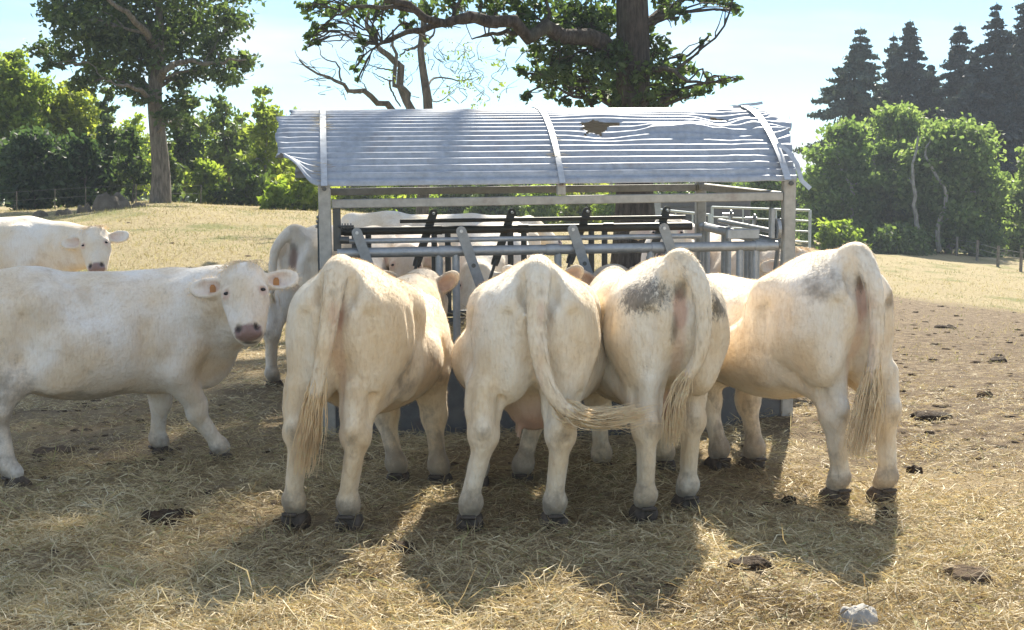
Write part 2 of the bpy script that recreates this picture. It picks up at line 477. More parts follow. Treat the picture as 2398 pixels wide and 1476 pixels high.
def make_cow(name, tailhead, heading, label, scale=1.0, feet=None, tail=None, tail_hair=None, poll=(1.34, 0, 1.16), muzzle=(1.62, 0, 0.74), face=None,
             tint=(0.80, 0.72, 0.60), h=0.016, blobs=(), belly=0.0, seed=1, ground=0.0, tuft=False, tags=False, fur=0, udder=0.0, vulva=True, fold=False, ear_fwd=-0.10, dip=0.0, plume=1.0, brisket=0.0, ear_up=0.0):
    rng = np.random.default_rng(seed)
    fw = Vector((math.sin(R(heading)), math.cos(R(heading)), 0)); lf = Vector((-fw.y, fw.x, 0))
    org = Vector((tailhead[0], tailhead[1], 0)) + fw * (0.90 * scale); org.z = ground
    root = empty(name, org, (0, 0, math.atan2(fw.y, fw.x)))
    root.scale = (scale,) * 3
    def loc(w):      # world point -> the animal's own frame
        d = Vector(w) - org
        return np.array((d.dot(fw) / scale, d.dot(lf) / scale, (w[2] - ground) / scale if len(w) > 2 else 0.0))
    # ---------- feet
    ft = {'HL': (-0.66, 0.17), 'HR': (-0.66, -0.17), 'FL': (0.55, 0.16), 'FR': (0.55, -0.16)}
    if feet:
        for kx, v in feet.items():
            p = loc(Vector((v[0], v[1], ground))); ft[kx] = (p[0], p[1])
    poll = np.array(poll, float); muzzle = np.array(muzzle, float)
    fdir = Vector(muzzle - poll).normalized()
    if face is None:
        face = (fdir.y * 0 + 0.85, 0, 0.6)
    l, u, f = basis(fdir, face)
    l_, u_, f_ = (np.array(a) for a in (l, u, f))
    HM = np.stack([l_, u_, f_], 1)
    lo = np.array([-1.12, -0.62, 0.02]); hi = np.array([1.0, 0.62, 1.56])
    for p in (poll, muzzle):
        lo = np.minimum(lo, p - 0.33); hi = np.maximum(hi, p + 0.33)
    if tail is None:
        tail = [(-0.84, 0, 1.35), (-0.95, 0.0, 1.30), (-0.985, 0.0, 1.05), (-0.985, 0.01, 0.80), (-0.97, 0.01, 0.62)]
    for p in tail:
        lo = np.minimum(lo, np.array(p) - 0.12); hi = np.maximum(hi, np.array(p) + 0.12)
    for p in ft.values():
        lo[:2] = np.minimum(lo[:2], np.array(p) - 0.15); hi[:2] = np.maximum(hi[:2], np.array(p) + 0.15)
    lo[2] = 0.03
    g = Field(lo, hi, h)
    W = belly
    # ---------- trunk
    g.ell((0.02, 0, 0.945), (0.78, 0.345 + W, 0.40), 0.05)
    g.ell((-0.12, 0, 0.86), (0.50, 0.350 + W * 1.2, 0.335), 0.12)
    g.ell((0.46, 0, 0.95), (0.42, 0.285, 0.43), 0.12)
    g.ell((0.16, 0, 1.09), (0.60, 0.25, 0.215), 0.12)                     # back
    g.cap((-0.45, 0, 1.305), (0.48, 0, 1.235), 0.07, 0.07, 0.13)           # spine
    g.ell((0.66 + brisket, 0, 0.80), (0.20, 0.17, 0.27), 0.12)                      # brisket
    # rump: peaked at the sacrum, falling away to full, rounded hams
    g.ell((-0.55, 0, 1.03), (0.42, 0.30, 0.29), 0.12)
    for s in (-1, 1):
        g.ell((-0.36, s * 0.225, 1.195), (0.13, 0.09, 0.09), 0.14)          # hook bone
        g.cap((-0.40, s * 0.20, 1.18), (-0.84, s * 0.12, 1.13), 0.10, 0.09, 0.14)
        g.ell((-0.875, s * 0.11, 1.14), (0.07, 0.06, 0.08), 0.11)          # pin bone
        g.ell((-0.65, s * 0.162, 1.01), (0.25, 0.165, 0.265), 0.05)     # upper thigh
        g.ell((-0.77, s * 0.138, 0.92), (0.170, 0.130, 0.265), 0.05)      # ham
    g.cap((-0.38, 0, 1.27), (-0.88, 0, 1.315), 0.115, 0.070, 0.17)         # croup to tail head
    for s in (-1, 1):
        g.ell((-0.95, s * 0.078, 1.235), (0.05, 0.018, 0.07), 0.06, None, True)   # hollows beside the tail
    for s in (-1, 1): g.ell((-0.12, s * 0.375, 1.20), (0.17, 0.07, 0.10), 0.13, None, True)      # hollow of the flank
    # cleft between the hams
    g.cap((-1.03, 0, 1.16), (-1.00, 0, 0.66), 0.055, 0.055, 0.09, (1, 0.42, 1), sub=True)
    for s in (-1, 1):
        g.cap((-0.95, s * 0.165, 1.10), (-0.93, s * 0.20, 0.74), 0.020, 0.016, 0.07, sub=True)
        g.cap((-0.52, s * 0.335, 1.10), (-0.47, s * 0.37, 0.80), 0.022, 0.02, 0.08, sub=True)
        g.cap((-0.70, s * 0.335, 1.12), (-0.72, s * 0.33, 0.80), 0.014, 0.012, 0.06, sub=True)
    # ---------- hind legs
    for kx, s in (('HL', 1), ('HR', -1)):
        fx, fy = ft[kx]
        st = np.array((-0.38 + 0.18 * (fx + 0.66), s * 0.225 + 0.15 * (fy - s * 0.17), 0.80))
        hk = np.array((fx - 0.085, s * 0.16 + 0.62 * (fy - s * 0.16), 0.50))
        fe = np.array((fx - 0.045, s * 0.16 + 0.96 * (fy - s * 0.16), 0.145))
        hf = np.array((fx, fy, 0.05))
        th = np.array((-0.68, s * 0.155, 0.95))
        g.cap(th, hk + (0.045, 0, 0.13), 0.155, 0.082, 0.06, (1.08, 0.98, 1))
        g.cap(st, hk + (0.05, 0, 0.10), 0.125, 0.07, 0.045)
        g.cap(st + (0.04, 0.01 * s, 0.12), st + (0.0, 0, -0.10), 0.105, 0.085, 0.05)
        g.cap(hk + (0.08, 0, 0.20), hk + (0.01, 0, 0.0), 0.088, 0.070, 0.05)
        g.cap(hk + (-0.04, 0, 0.24), hk + (-0.048, 0, 0.035), 0.038, 0.034, 0.05)        # Achilles tendon, point of hock
        g.ell(hk + (0.0, 0, 0.0), (0.082, 0.080, 0.09), 0.035)
        g.cap(hk + (0.005, 0, -0.05), fe + (0, 0, 0.05), 0.054, 0.048, 0.035)
        g.cap(hk + (-0.03, 0, -0.03), fe + (-0.028, 0, 0.04), 0.032, 0.03, 0.03)
        g.ell(fe, (0.059, 0.061, 0.056), 0.03)
        g.cap(fe, hf + (-0.004, 0, 0.055), 0.053, 0.058, 0.03)
        for q in (-1, 1):
            g.cap(hk + (-0.026, q * 0.060, -0.07), fe + (-0.022, q * 0.056, 0.05), 0.013, 0.012, 0.02, sub=True)
            g.cap(hk + (-0.005, q * 0.088, 0.20), hk + (-0.015, q * 0.082, 0.07), 0.022, 0.016, 0.03, sub=True)
        g.ell(hk + (-0.075, 0, 0.045), (0.035, 0.034, 0.04), 0.04)
        if fold: g.ell((-0.30, s * 0.29, 0.70), (0.13, 0.06, 0.10), 0.10)
    # ---------- front legs
    for kx, s in (('FL', 1), ('FR', -1)):
        fx, fy = ft[kx]
        g.cap((0.255, s * 0.375, 1.02), (0.29, s * 0.36, 0.64), 0.026, 0.022, 0.09, sub=True)   # crease behind the shoulder
        g.ell((0.50, s * 0.215, 1.0), (0.20, 0.105, 0.30), 0.07, None)       # shoulder
        el = np.array((0.44 + 0.15 * (fx - 0.55), s * 0.20, 0.70))
        kn = np.array((0.53 + 0.45 * (fx - 0.55), s * 0.17 + 0.6 * (fy - s * 0.17), 0.40))
        fe = np.array((fx - 0.02, s * 0.165 + 0.96 * (fy - s * 0.165), 0.135))
        hf = np.array((fx + 0.01, fy, 0.05))
        g.cap((0.60, s * 0.23, 0.86), el, 0.115, 0.115, 0.08)
        g.cap(el, kn + (0, 0, 0.05), 0.125, 0.078, 0.06)
        g.ell(kn, (0.076, 0.076, 0.09), 0.04)
        g.cap(kn, fe, 0.052, 0.047, 0.035)
        g.cap(kn + (-0.03, 0, -0.05), fe + (-0.025, 0, 0.02), 0.030, 0.03, 0.03)
        g.ell(fe, (0.064, 0.062, 0.060), 0.035)
        g.cap(fe, hf + (-0.004, 0, 0.055), 0.052, 0.058, 0.03)
    # ---------- udder
    if udder > 0:
        g.ell((-0.42, 0, 0.62), (0.18 * udder, 0.145 * udder, 0.15 * udder), 0.05)
        for sx in (-1, 1):
            for sy in (-1, 1):
                g.cap((-0.42 + sx * 0.07, sy * 0.075, 0.52), (-0.42 + sx * 0.08, sy * 0.085, 0.44), 0.022, 0.013, 0.02)
    # ---------- neck
    nb = np.array((0.62, 0, 1.08))
    pk = poll + 0.10 * f_ - 0.05 * u_
    mid = nb * 0.5 + pk * 0.5
    g.cap(nb, mid, 0.235, 0.195, 0.14, (1, 0.86, 1))
    g.cap(mid, pk, 0.185, 0.13, 0.10)
    g.cap(np.array((0.60, 0, 1.24)), poll + 0.03 * f_ - 0.06 * u_, 0.11, 0.075, 0.12)
    g.cap(np.array((0.72 + brisket, 0, 0.84)), poll + 0.27 * f_ - 0.13 * u_, 0.15, 0.07, 0.12)
    if brisket: g.cap(np.array((0.74 + brisket, 0, 0.72)), poll + 0.24 * f_ - 0.16 * u_, 0.07, 0.05, 0.12)
    # ---------- head (l,u,f = left, out of the face, down the face)
    def hp(a, b, c): return poll + a * l_ + b * u_ + c * f_
    g.ell(hp(0, -0.02, 0.12), (0.142, 0.12, 0.16), 0.05, HM)
    g.ell(hp(0, 0.01, 0.025), (0.115, 0.08, 0.06), 0.05, HM)                  # poll
    g.cap(hp(0, 0.035, 0.14), hp(0, 0.045, 0.42), 0.085, 0.062, 0.05)         # nasal bridge
    g.cap(hp(0, -0.03, 0.20), hp(0, -0.015, 0.42), 0.12, 0.085, 0.05)
    g.ell(hp(0, 0.0, 0.455), (0.107, 0.085, 0.085), 0.05, HM)               # muzzle
    g.ell(hp(0, 0.045, 0.49), (0.082, 0.05, 0.045), 0.03, HM)                # nose pad
    g.cap(hp(0, -0.14, 0.20), hp(0, -0.065, 0.47), 0.085, 0.06, 0.06)         # jaw
    ears = []
    for s in (-1, 1):
        g.ell(hp(s * 0.112, 0.03, 0.185), (0.046, 0.045, 0.05), 0.035, HM)     # orbit
        g.cap(hp(s * 0.09, -0.03, 0.24), hp(s * 0.075, 0.0, 0.38), 0.065, 0.05, 0.05)
        g.ell(hp(s * 0.060, 0.080, 0.470), (0.021, 0.026, 0.030), 0.02, HM, True)  # nostril
        g.ell(hp(s * 0.122, 0.068, 0.19), (0.020, 0.020, 0.017), 0.012, HM, True)  # eye socket
        ed = (l_ * s * (0.96 - 0.3 * ear_up) + u_ * ear_fwd + f_ * (0.10 - 0.75 * ear_up)); ed /= np.linalg.norm(ed)
        en = (u_ * 0.92 + f_ * 0.30 + l_ * s * 0.12) * (1 - 2 * ear_up if ear_up else 1); en -= ed * (en @ ed); en /= np.linalg.norm(en)
        ew = np.cross(ed, en)
        EM = np.stack([ed, en, ew], 1)
        eb = hp(s * 0.10, -0.05, 0.075)
        g.cap(eb, eb + ed * 0.09, 0.045, 0.042, 0.04)
        es = 0.80 if ear_up else 1.0
        ec = eb + ed * 0.155 * es
        g.ell(ec, (0.125 * es, 0.036, 0.072 * es), 0.03, EM)
        g.ell(ec + en * 0.034 + ed * 0.01, (0.098 * es, 0.032, 0.050 * es), 0.012, EM, True)
        ears.append((ec, ed, en, ew))
    # ---------- tail dock
    TP = curve_pts(tail, 22)
    nT = len(TP)
    rT = np.interp(np.linspace(0, 1, nT), [0, 0.25, 0.6, 1], [0.056, 0.044, 0.031, 0.021])
    g.chain(TP, rT, 0.02, (0.9, 1.12, 1))
    V, Q = g.mesh()
    def sag(P):
        P = np.array(P, float); q = P.reshape(-1, 3)
        t = np.clip((q[:, 0] + 0.85) / 1.0, 0, 1); t = t * t * (3 - 2 * t)
        q[:, 2] -= dip * t * np.clip((q[:, 2] - 0.55) / 0.6, 0, 1)
        return q.reshape(P.shape)
    V0 = V; V = sag(V)
    me = mesh_np('body', V, Q)
    # ---------- colour regions with a shape of their own
    Vd = V; V = V0      # colour fields are laid out on the undeformed body
    n = len(V)
    def near(c, r): return np.clip(1 - np.linalg.norm((V - np.array(c)) / np.array(r), axis=1), 0, 1)
    dirt = 0.40 * np.clip((0.52 - V[:, 2]) / 0.5, 0, 1) + 0.04
    dirt += 0.30 * np.clip((0.62 - V[:, 2]) / 0.12, 0, 1) * (np.abs(V[:, 0] + 0.05) < 0.45)
    pink = np.zeros(n); nose = np.zeros(n); grey = np.zeros(n); dark = np.zeros(n)
    if udder > 0: pink = np.maximum(pink, 0.75 * np.clip(2.2 * near((-0.42, 0, 0.56), (0.26, 0.19, 0.24)), 0, 1))
    crot = (np.abs(V[:, 1]) < 0.035) & (V[:, 0] < -0.80) & (V[:, 2] < 1.22) & (V[:, 2] > 0.62)
    pink = np.maximum(pink, 0.28 * np.clip(3 * near((-0.93, 0, 0.88), (0.16, 0.04, 0.34)), 0, 1))
    if vulva:
        pink = np.maximum(pink, 0.6 * np.clip(3 * near((-0.93, 0, 1.12), (0.14, 0.045, 0.13)), 0, 1))
        dark = np.maximum(dark, 0.55 * np.clip(3 * near((-0.94, 0, 1.22), (0.10, 0.045, 0.06)), 0, 1))
    rel = V - poll
    a, b, c = rel @ l_, rel @ u_, rel @ f_
    nm = np.clip((c - 0.452) / 0.012, 0, 1) * np.clip((b - 0.008) / 0.015, 0, 1) * np.clip((0.095 - np.abs(a)) / 0.012, 0, 1) * (c < 0.62)
    nose = np.maximum(nose, nm * (np.linalg.norm(rel, axis=1) < 0.7))
    for s in (-1, 1):
        dark = np.maximum(dark, np.clip(2.5 * near(hp(s * 0.060, 0.078, 0.470), (0.028, 0.04, 0.036)), 0, 1))
        pink = np.maximum(pink, 0.55 * np.clip(2.2 * near(hp(s * 0.122, 0.065, 0.20), (0.04, 0.04, 0.045)), 0, 1))
    dark = np.maximum(dark, 0.8 * np.clip(3 * near(hp(0, 0.0, 0.545), (0.075, 0.05, 0.014)), 0, 1))
    for (ec, ed, en, ew) in ears:
        q = V - (ec + en * 0.03)
        m = np.clip(1.0 - np.sqrt((q @ ed / 0.10) ** 2 + (q @ ew / 0.056) ** 2 + (q @ en / 0.030) ** 2), 0, 1)
        pink = np.maximum(pink, np.clip(2.2 * m, 0, 0.35 if ear_up else 0.7)); dirt += 0.5 * m
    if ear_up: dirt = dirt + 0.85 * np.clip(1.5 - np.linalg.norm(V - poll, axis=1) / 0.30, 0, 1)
    for kx, s in (('HL', 1), ('HR', -1)):
        fx, fy = ft[kx]
        dirt = dirt + 0.50 * np.clip(1.2 * near((fx - 0.19, s * 0.16 + 0.62 * (fy - s * 0.16), 0.50), (0.10, 0.09, 0.11)), 0, 1)
        dirt = dirt + 0.38 * np.clip(1.8 * near((fx - 0.06, fy, 0.10), (0.16, 0.12, 0.16)), 0, 1)
    for kx in ('FL', 'FR'):
        fx, fy = ft[kx]
        dirt = dirt + 0.38 * np.clip(1.8 * near((fx, fy, 0.10), (0.16, 0.12, 0.16)), 0, 1)
    for (kind, cc, rr, st) in blobs:
        v = st * np.clip(1.6 * near(cc, rr), 0, 1)
        if kind == 'dirt': dirt = dirt + v
        elif kind == 'grey': grey = np.maximum(grey, v)
        elif kind == 'pink': pink = np.maximum(pink, v)
        elif kind == 'dark': dark = np.maximum(dark, v)
    for nme, arr in (('dirt', dirt), ('pink', pink), ('nose', nose), ('grey', grey), ('dark', dark)): vattr(me, nme, np.clip(arr, 0, 1))
    V = Vd
    body = link('body', me, M_COAT, root)
    body.color = (*tint, 1)
    # ---------- hooves
    for kx, (fx, fy) in ft.items():
        o = link('hoof', HOOF, None, root, (fx + 0.002, fy, -0.012), (0, 0, rng.uniform(-0.2, 0.2))); o.scale = (0.92, 1.0, 0.92)
    # ---------- eyes
    for s in (-1, 1):
        m = Field((-0.03,) * 3, (0.03,) * 3, 0.006); m.ell((0, 0, 0), (0.020, 0.020, 0.020), 0.002)
        if 'EYE' not in globals():
            v, q = m.mesh(); globals()['EYE'] = mesh_np('eye', v, q); EYE.materials.append(M_EYE)
        e_ = link('eye', EYE, None, root, sag(hp(s * 0.121, 0.054, 0.19))); e_.scale = (1, 1, 0.66)
    # ---------- tags in the ears
    if tags:
        for (ec, ed, en, ew) in ears:
            p = ec + en * 0.016 + ew * 0.0 - ed * 0.035
            dn = np.array((0, 0, -1.0)); dn -= en * (dn @ en); dn /= np.linalg.norm(dn); sd = np.cross(dn, en)
            mb = MB()
            for q in (0, 1):
                pass
            P = lambda i, j, k: Vector(p + sd * i + dn * j + en * k)
            o8 = [(-.010, -.015), (.010, -.015), (.020, 0.002), (.020, .038), (-.020, .038), (-.020, 0.002)]
            vs = [P(i, j, .004) for i, j in o8] + [P(i, j, 0.008) for i, j in o8]
            fs = [tuple(range(5, -1, -1)), tuple(range(6, 12))] + [(i, (i + 1) % 6, 6 + (i + 1) % 6, 6 + i) for i in range(6)]
            mb.add(vs, fs); mb.build('ear_tag', M_TAG, root)
    # ---------- tail switch
    th = tail_hair if tail_hair is not None else [tuple(tail[-2]), tuple(tail[-1]), (tail[-1][0], tail[-1][1], tail[-1][2] - 0.22), (tail[-1][0] + 0.02, tail[-1][1], tail[-1][2] - 0.40)]
    if th:
        CP = curve_pts(th, 30); st = []
        ns = 420 if h < 0.018 else 50
        sp0 = 0.02
        for i in range(int(ns * plume)):
            a0 = rng.uniform(0, 0.5); a1 = rng.uniform(max(a0 + 0.3, 0.6), 1.0)
            if rng.random() < 0.25: a1 = 1.0
            q = np.linspace(a0, a1, 6)
            base = np.stack([np.interp(q, np.linspace(0, 1, 30), CP[:, j]) for j in range(3)], 1)
            off = rng.normal(size=3) * np.array((0.8, 1, .4)); off2 = rng.normal(size=3)
            ww = np.interp(q, [0, 0.35, 0.8, 1], [0.014, 0.034, 0.050, 0.050])[:, None] * plume
            wav = 0.006 * np.sin(q * 16 + rng.uniform(0, 6.3))[:, None] * off2[None]
            st.append(base + off[None] * ww * 0.75 + wav)
        strand_mesh('tail_hair', st, M_HAIR, root, 0.0030, tuple(min(1.3, c * 1.3) for c in tint))
    if h < 0.018:       # short hair lying along the dock
        st = []
        TT = curve_pts(tail, 40)
        for i in range(420):
            k = int(rng.integers(4, 33)); d_ = TT[min(k + 5, 39)] - TT[k]; d_ = d_ / (np.linalg.norm(d_) + 1e-9)
            o_ = rng.normal(size=3); o_ -= d_ * (o_ @ d_); o_ /= np.linalg.norm(o_) + 1e-9
            rr_ = np.interp(k / 39, [0, 0.25, 0.6, 1], [0.054, 0.043, 0.030, 0.020])
            Ln = rng.uniform(0.05, 0.12); q = np.linspace(0, 1, 4)[:, None]
            st.append(TT[k] + o_ * np.array((0.9, 1.1, 1)) * rr_ * (1 + 0.22 * q) + d_ * Ln * q)
        o_ = strand_mesh('dock_hair', st, M_COAT, root, 0.0026, tint)
        for nm_ in ('dirt', 'pink', 'nose', 'grey', 'dark'): vattr(o_.data, nm_, np.full(len(o_.data.vertices), 0.1 if nm_ == 'dirt' else 0.0))
        vattr(o_.data, 'hairv', np.repeat(rng.random(len(st)), 12))
    if tuft:
        st = []
        for (ec, ed, en, ew) in ears:
            for i in range(90):
                a_ = rng.uniform(0.15, 2 * math.pi - .15) + math.pi
                rim = ec + ed * 0.118 * math.cos(a_) + ew * 0.068 * math.sin(a_) + en * 0.006
                dr = (ed * math.cos(a_) * .7 + ew * math.sin(a_)); q = np.linspace(0, 1, 4)[:, None]
                st.append(rim - dr * .012 + dr * q * rng.uniform(0.02, 0.045) + en * q ** 2 * rng.normal() * .01 + ed * q ** 2 * .015)
        strand_mesh('ear_hair', st, M_HAIR, root, 0.0018, tuple(min(1.4, c * 1.35) for c in tint))['kind'] = 'stuff'
        st = []
        for i in range(190):
            a0 = rng.normal() * 0.055; b0 = rng.uniform(-0.05, 0.055)
            p = hp(a0, b0, -0.045 + 0.15 * abs(a0) + max(0, -b0) * .2)
            sd = np.sign(a0) * 0.45 + rng.normal() * 0.35
            L = rng.uniform(0.07, 0.13)
            q = np.linspace(0, 1, 6)[:, None]
            st.append(p + q * L * (u_ * 0.75 + l_ * sd * 0.7 - f_ * 0.25) + q ** 2 * L * (f_ * 0.95 + u_ * -0.15))
        strand_mesh('poll_tuft', st, M_HAIR, root, 0.0030, tuple(min(1.4, c * 1.35) for c in tint))
    if fur:
        add_fur(root, me, V, Q, fur, tint, seed)
    tag(root, label, 'cow', 'pale cows round the hay feeder')
    return root

def add_fur(root, me, V, Q, count, tint, seed):
    """short lying hair that roughens the outline"""
    rng = np.random.default_rng(seed + 50)
    A, B, C, D = (V[Q[:, i]] for i in range(4))
    N = np.cross(C - A, D - B); L = np.linalg.norm(N, axis=1); N /= L[:, None] + 1e-12
    pick = rng.choice(len(Q), count, p=L / L.sum())
    w = rng.dirichlet((1, 1, 1, 1), count)
    P = A[pick] * w[:, :1] + B[pick] * w[:, 1:2] + C[pick] * w[:, 2:3] + D[pick] * w[:, 3:]
    n = N[pick]
    flow = np.tile(np.array((-0.55, 0, -0.85)), (count, 1)) + rng.normal(size=(count, 3)) * 0.30
    flow -= n * (flow * n).sum(1)[:, None]; flow /= np.linalg.norm(flow, axis=1)[:, None] + 1e-9
    side = np.cross(n, flow)
    ln = rng.uniform(0.014, 0.034, count)[:, None]; wd = rng.uniform(0.0008, 0.0017, count)[:, None]
    tip = P + flow * ln + n * ln * rng.uniform(0.10, 0.40, count)[:, None]
    VV = np.stack([P + side * wd - n * .001, P - side * wd - n * .001, tip], 1).reshape(-1, 3)
    FF = np.arange(count * 3).reshape(-1, 3)
    fm = mesh_np('fur', VV, FF)
    # hairs take the colour fields of the skin they grow from
    src = Q[pick][:, 0]
    for a in me.attributes:
        if a.name in ('dirt', 'pink', 'nose', 'grey', 'dark'):
            buf = np.zeros(len(V), np.float32); a.data.foreach_get('value', buf)
            vattr(fm, a.name, np.repeat(buf[src], 3))
    vattr(fm, 'hairv', np.repeat(rng.random(count) ** 1.5, 3))
    o = link('fur', fm, M_COAT, root); o.color = (*tint, 1)
    o['kind'] = 'stuff'
    try:
        fm.normals_split_custom_set_from_vertices([tuple(x) for x in np.repeat(n, 3, axis=0)])
    except Exception as ex: print('fur normals', ex)
# ------------------------------------------------------------------ the herd
def G(px, py, z=0.0):
    p = on_ground(px, py, z); return (p.x, p.y)
def TH(px, d): return (at(px, 600, d).x, d)

SC = 1.02
make_cow('cow', TH(792, 7.50), 7, 'cream cow seen from behind, straight hanging tail, first of four at the feeder', SC,
         {'HL': G(692, 1232), 'HR': G(818, 1238), 'FL': G(932, 1136), 'FR': G(1030, 1140)},
         tail=[(-0.84, 0, 1.355), (-0.955, 0.0, 1.30), (-1.02, 0.03, 1.03), (-1.015, 0.075, 0.80), (-1.005, 0.10, 0.70)],
         tail_hair=[(-1.015, 0.06, 0.88), (-1.005, 0.10, 0.70), (-0.99, 0.13, 0.52), (-0.97, 0.17, 0.32)],
         poll=(1.36, 0.0, 1.37), muzzle=(1.58, 0.0, 0.92), tint=(0.91, 0.79, 0.62), seed=11, h=0.0155, ear_up=1.0, dip=0.19, blobs=[('dirt', (-0.60, -0.30, 0.72), (0.25, 0.2, 0.30), .55), ('dirt', (-0.18, -0.40, 1.0), (0.22, 0.2, 0.28), .8), ('dirt', (0.2, -0.3, 0.72), (0.3, 0.2, 0.2), .65), ('dirt', (-0.80, -0.22, 1.0), (0.12, 0.09, 0.09), .4), ('dirt', (-0.7, 0.3, 0.72), (0.25, 0.2, 0.2), .35)],
         fur=40000, udder=0.0, belly=0.0, plume=0.8)
make_cow('cow', TH(1262, 7.48), -2, 'white cow seen from behind swishing its tail sideways over its udder', SC,
         {'HL': G(1100, 1238), 'HR': G(1297, 1236), 'FL': G(1118, 1146), 'FR': G(1222, 1138)},
         tail=[(-0.84, 0, 1.355), (-0.96, 0.005, 1.29), (-1.025, 0.015, 1.02), (-1.025, -0.03, 0.80), (-1.02, -0.10, 0.68), (-1.01, -0.18, 0.625)],
         tail_hair=[(-0.99, -0.09, 0.70), (-0.99, -0.18, 0.625), (-1.0, -0.30, 0.60), (-1.0, -0.47, 0.63)],
         poll=(1.36, -0.14, 1.38), muzzle=(1.58, -0.14, 0.86), tint=(0.92, 0.845, 0.72), seed=12, h=0.0155, ear_up=1.0, dip=0.17, fur=40000, udder=1.05, belly=0.06, plume=1.55,
         blobs=[('dirt', (-0.8, -0.22, 0.93), (0.12, 0.1, 0.1), .4), ('dirt', (-0.7, 0.28, 0.66), (0.2, 0.2, 0.2), .3), ('grey', (-0.62, 0.33, 0.99), (0.05, 0.05, 0.04), .75), ('grey', (-0.20, 0.42, 0.93), (0.05, 0.05, 0.05), .6)])
make_cow('cow', TH(1590, 7.72), -8, 'cream cow seen from behind with grey speckled patches either side of its raised tail', SC,
         {'HL': G(1508, 1218), 'HR': G(1606, 1192), 'FL': G(1408, 1110), 'FR': G(1556, 1106)},
         tail=[(-0.80, 0, 1.355), (-0.92, -0.02, 1.375), (-1.015, -0.085, 1.24), (-1.02, -0.10, 1.02), (-1.0, -0.075, 0.87), (-0.98, -0.02, 0.77)],
         tail_hair=[(-0.99, -0.045, 0.84), (-0.98, 0.0, 0.74), (-0.97, 0.03, 0.62), (-0.95, 0.035, 0.43)],
         poll=(1.36, -0.12, 1.37), muzzle=(1.58, -0.20, 0.86), tint=(0.91, 0.835, 0.71), seed=13, h=0.0155, ear_up=1.0, dip=0.17, fur=40000, udder=0.8, belly=0.02, plume=0.75,
         blobs=[('grey', (-0.88, 0.18, 1.19), (0.22, 0.23, 0.15), 1.0), ('grey', (-0.86, -0.23, 1.17), (0.22, 0.20, 0.16), 1.0), ('dark', (-0.95, 0.03, 1.02), (0.06, 0.03, 0.11), .6)])
make_cow('cow', TH(2010, 8.08), -22, 'white cow angled away at the far end, long tail hanging to its hocks', SC * 1.02,
         {'HL': G(1957, 1176), 'HR': G(2066, 1174), 'FL': G(1682, 1100), 'FR': G(1763, 1100)},
         tail=[(-0.80, 0, 1.355), (-0.92, 0.0, 1.365), (-1.015, -0.02, 1.21), (-1.03, -0.03, 0.98), (-1.01, -0.03, 0.80), (-1.0, -0.02, 0.70)],
         tail_hair=[(-1.01, -0.03, 0.84), (-1.0, -0.02, 0.68), (-0.98, -0.01, 0.52), (-0.95, 0.02, 0.30)],
         poll=(1.36, 0.0, 1.36), muzzle=(1.58, 0, 0.86), tint=(0.92, 0.85, 0.75), seed=14, h=0.0155, ear_up=1.0, dip=0.20, fur=40000, udder=0.0, belly=0.02,
         blobs=[('dirt', (-0.84, 0.17, 1.20), (0.26, 0.22, 0.15), .62), ('dirt', (-0.86, -0.2, 1.15), (0.2, 0.17, 0.16), .62)])
# standing side-on, head turned to the camera
def frame(tailhead, heading, scale, ground=0.0):
    fw = Vector((math.sin(R(heading)), math.cos(R(heading)), 0)); lf = Vector((-fw.y, fw.x, 0))
    org = Vector((tailhead[0], tailhead[1], ground)) + fw * 0.90 * scale
    return lambda w: tuple(((w - org).dot(fw) / scale, (w - org).dot(lf) / scale, (w.z - ground) / scale))
thA, hdA = (-3.36, 8.88), 62
LA = frame(thA, hdA, 0.92)
def vA(v, hd): 
    fw = Vector((math.sin(R(hd)), math.cos(R(hd)), 0)); lf = Vector((-fw.y, fw.x, 0)); v = Vector(v)
    return (v.dot(fw), v.dot(lf), v.z)
pA = at(570, 634, 9.20); mA = at(583, 782, 8.98)
make_cow('cow', thA, hdA, 'white cow standing side-on with its head turned towards the viewer, orange ear tags', 0.92,
         {'HR': (-2.96, 8.72), 'HL': (-3.30, 9.18), 'FR': (-1.90, 9.58), 'FL': (-2.36, 9.84)},
         poll=LA(pA), muzzle=LA(mA), face=vA((0.10, -1, 0.25), hdA), h=0.0145, ear_fwd=0.18,
         brisket=0.10, tint=(0.92, 0.86, 0.79), seed=15, tuft=True, tags=True, fur=40000, udder=0.0, belly=0.03, fold=True,
         blobs=[('dirt', (-0.6, -0.3, 0.5), (0.35, 0.3, 0.4), .6), ('dirt', (-0.1, 0, 0.55), (0.6, 0.5, 0.2), .6), ('dirt', (-0.75, -0.2, 0.75), (0.3, 0.3, 0.4), .35)])
gB = float(terrain(-5.2, 17.0))
thB, hdB = (-7.0, 16.6), 78
LB = frame(thB, hdB, 1.03, gB)
make_cow('cow', thB, hdB, 'white cow further back on the slope, looking over the back of the nearest side-on cow', 1.03,
         poll=LB(at(222, 543, 16.55)), muzzle=LB(at(228, 628, 16.3)), face=vA((0.1, -1, 0.3), hdB), h=0.02, ear_fwd=0.18,
         tint=(0.90, 0.84, 0.76), seed=16, tuft=True, tags=False, ground=gB, fold=True)
gC = float(terrain(-1.9, 13.4)) 
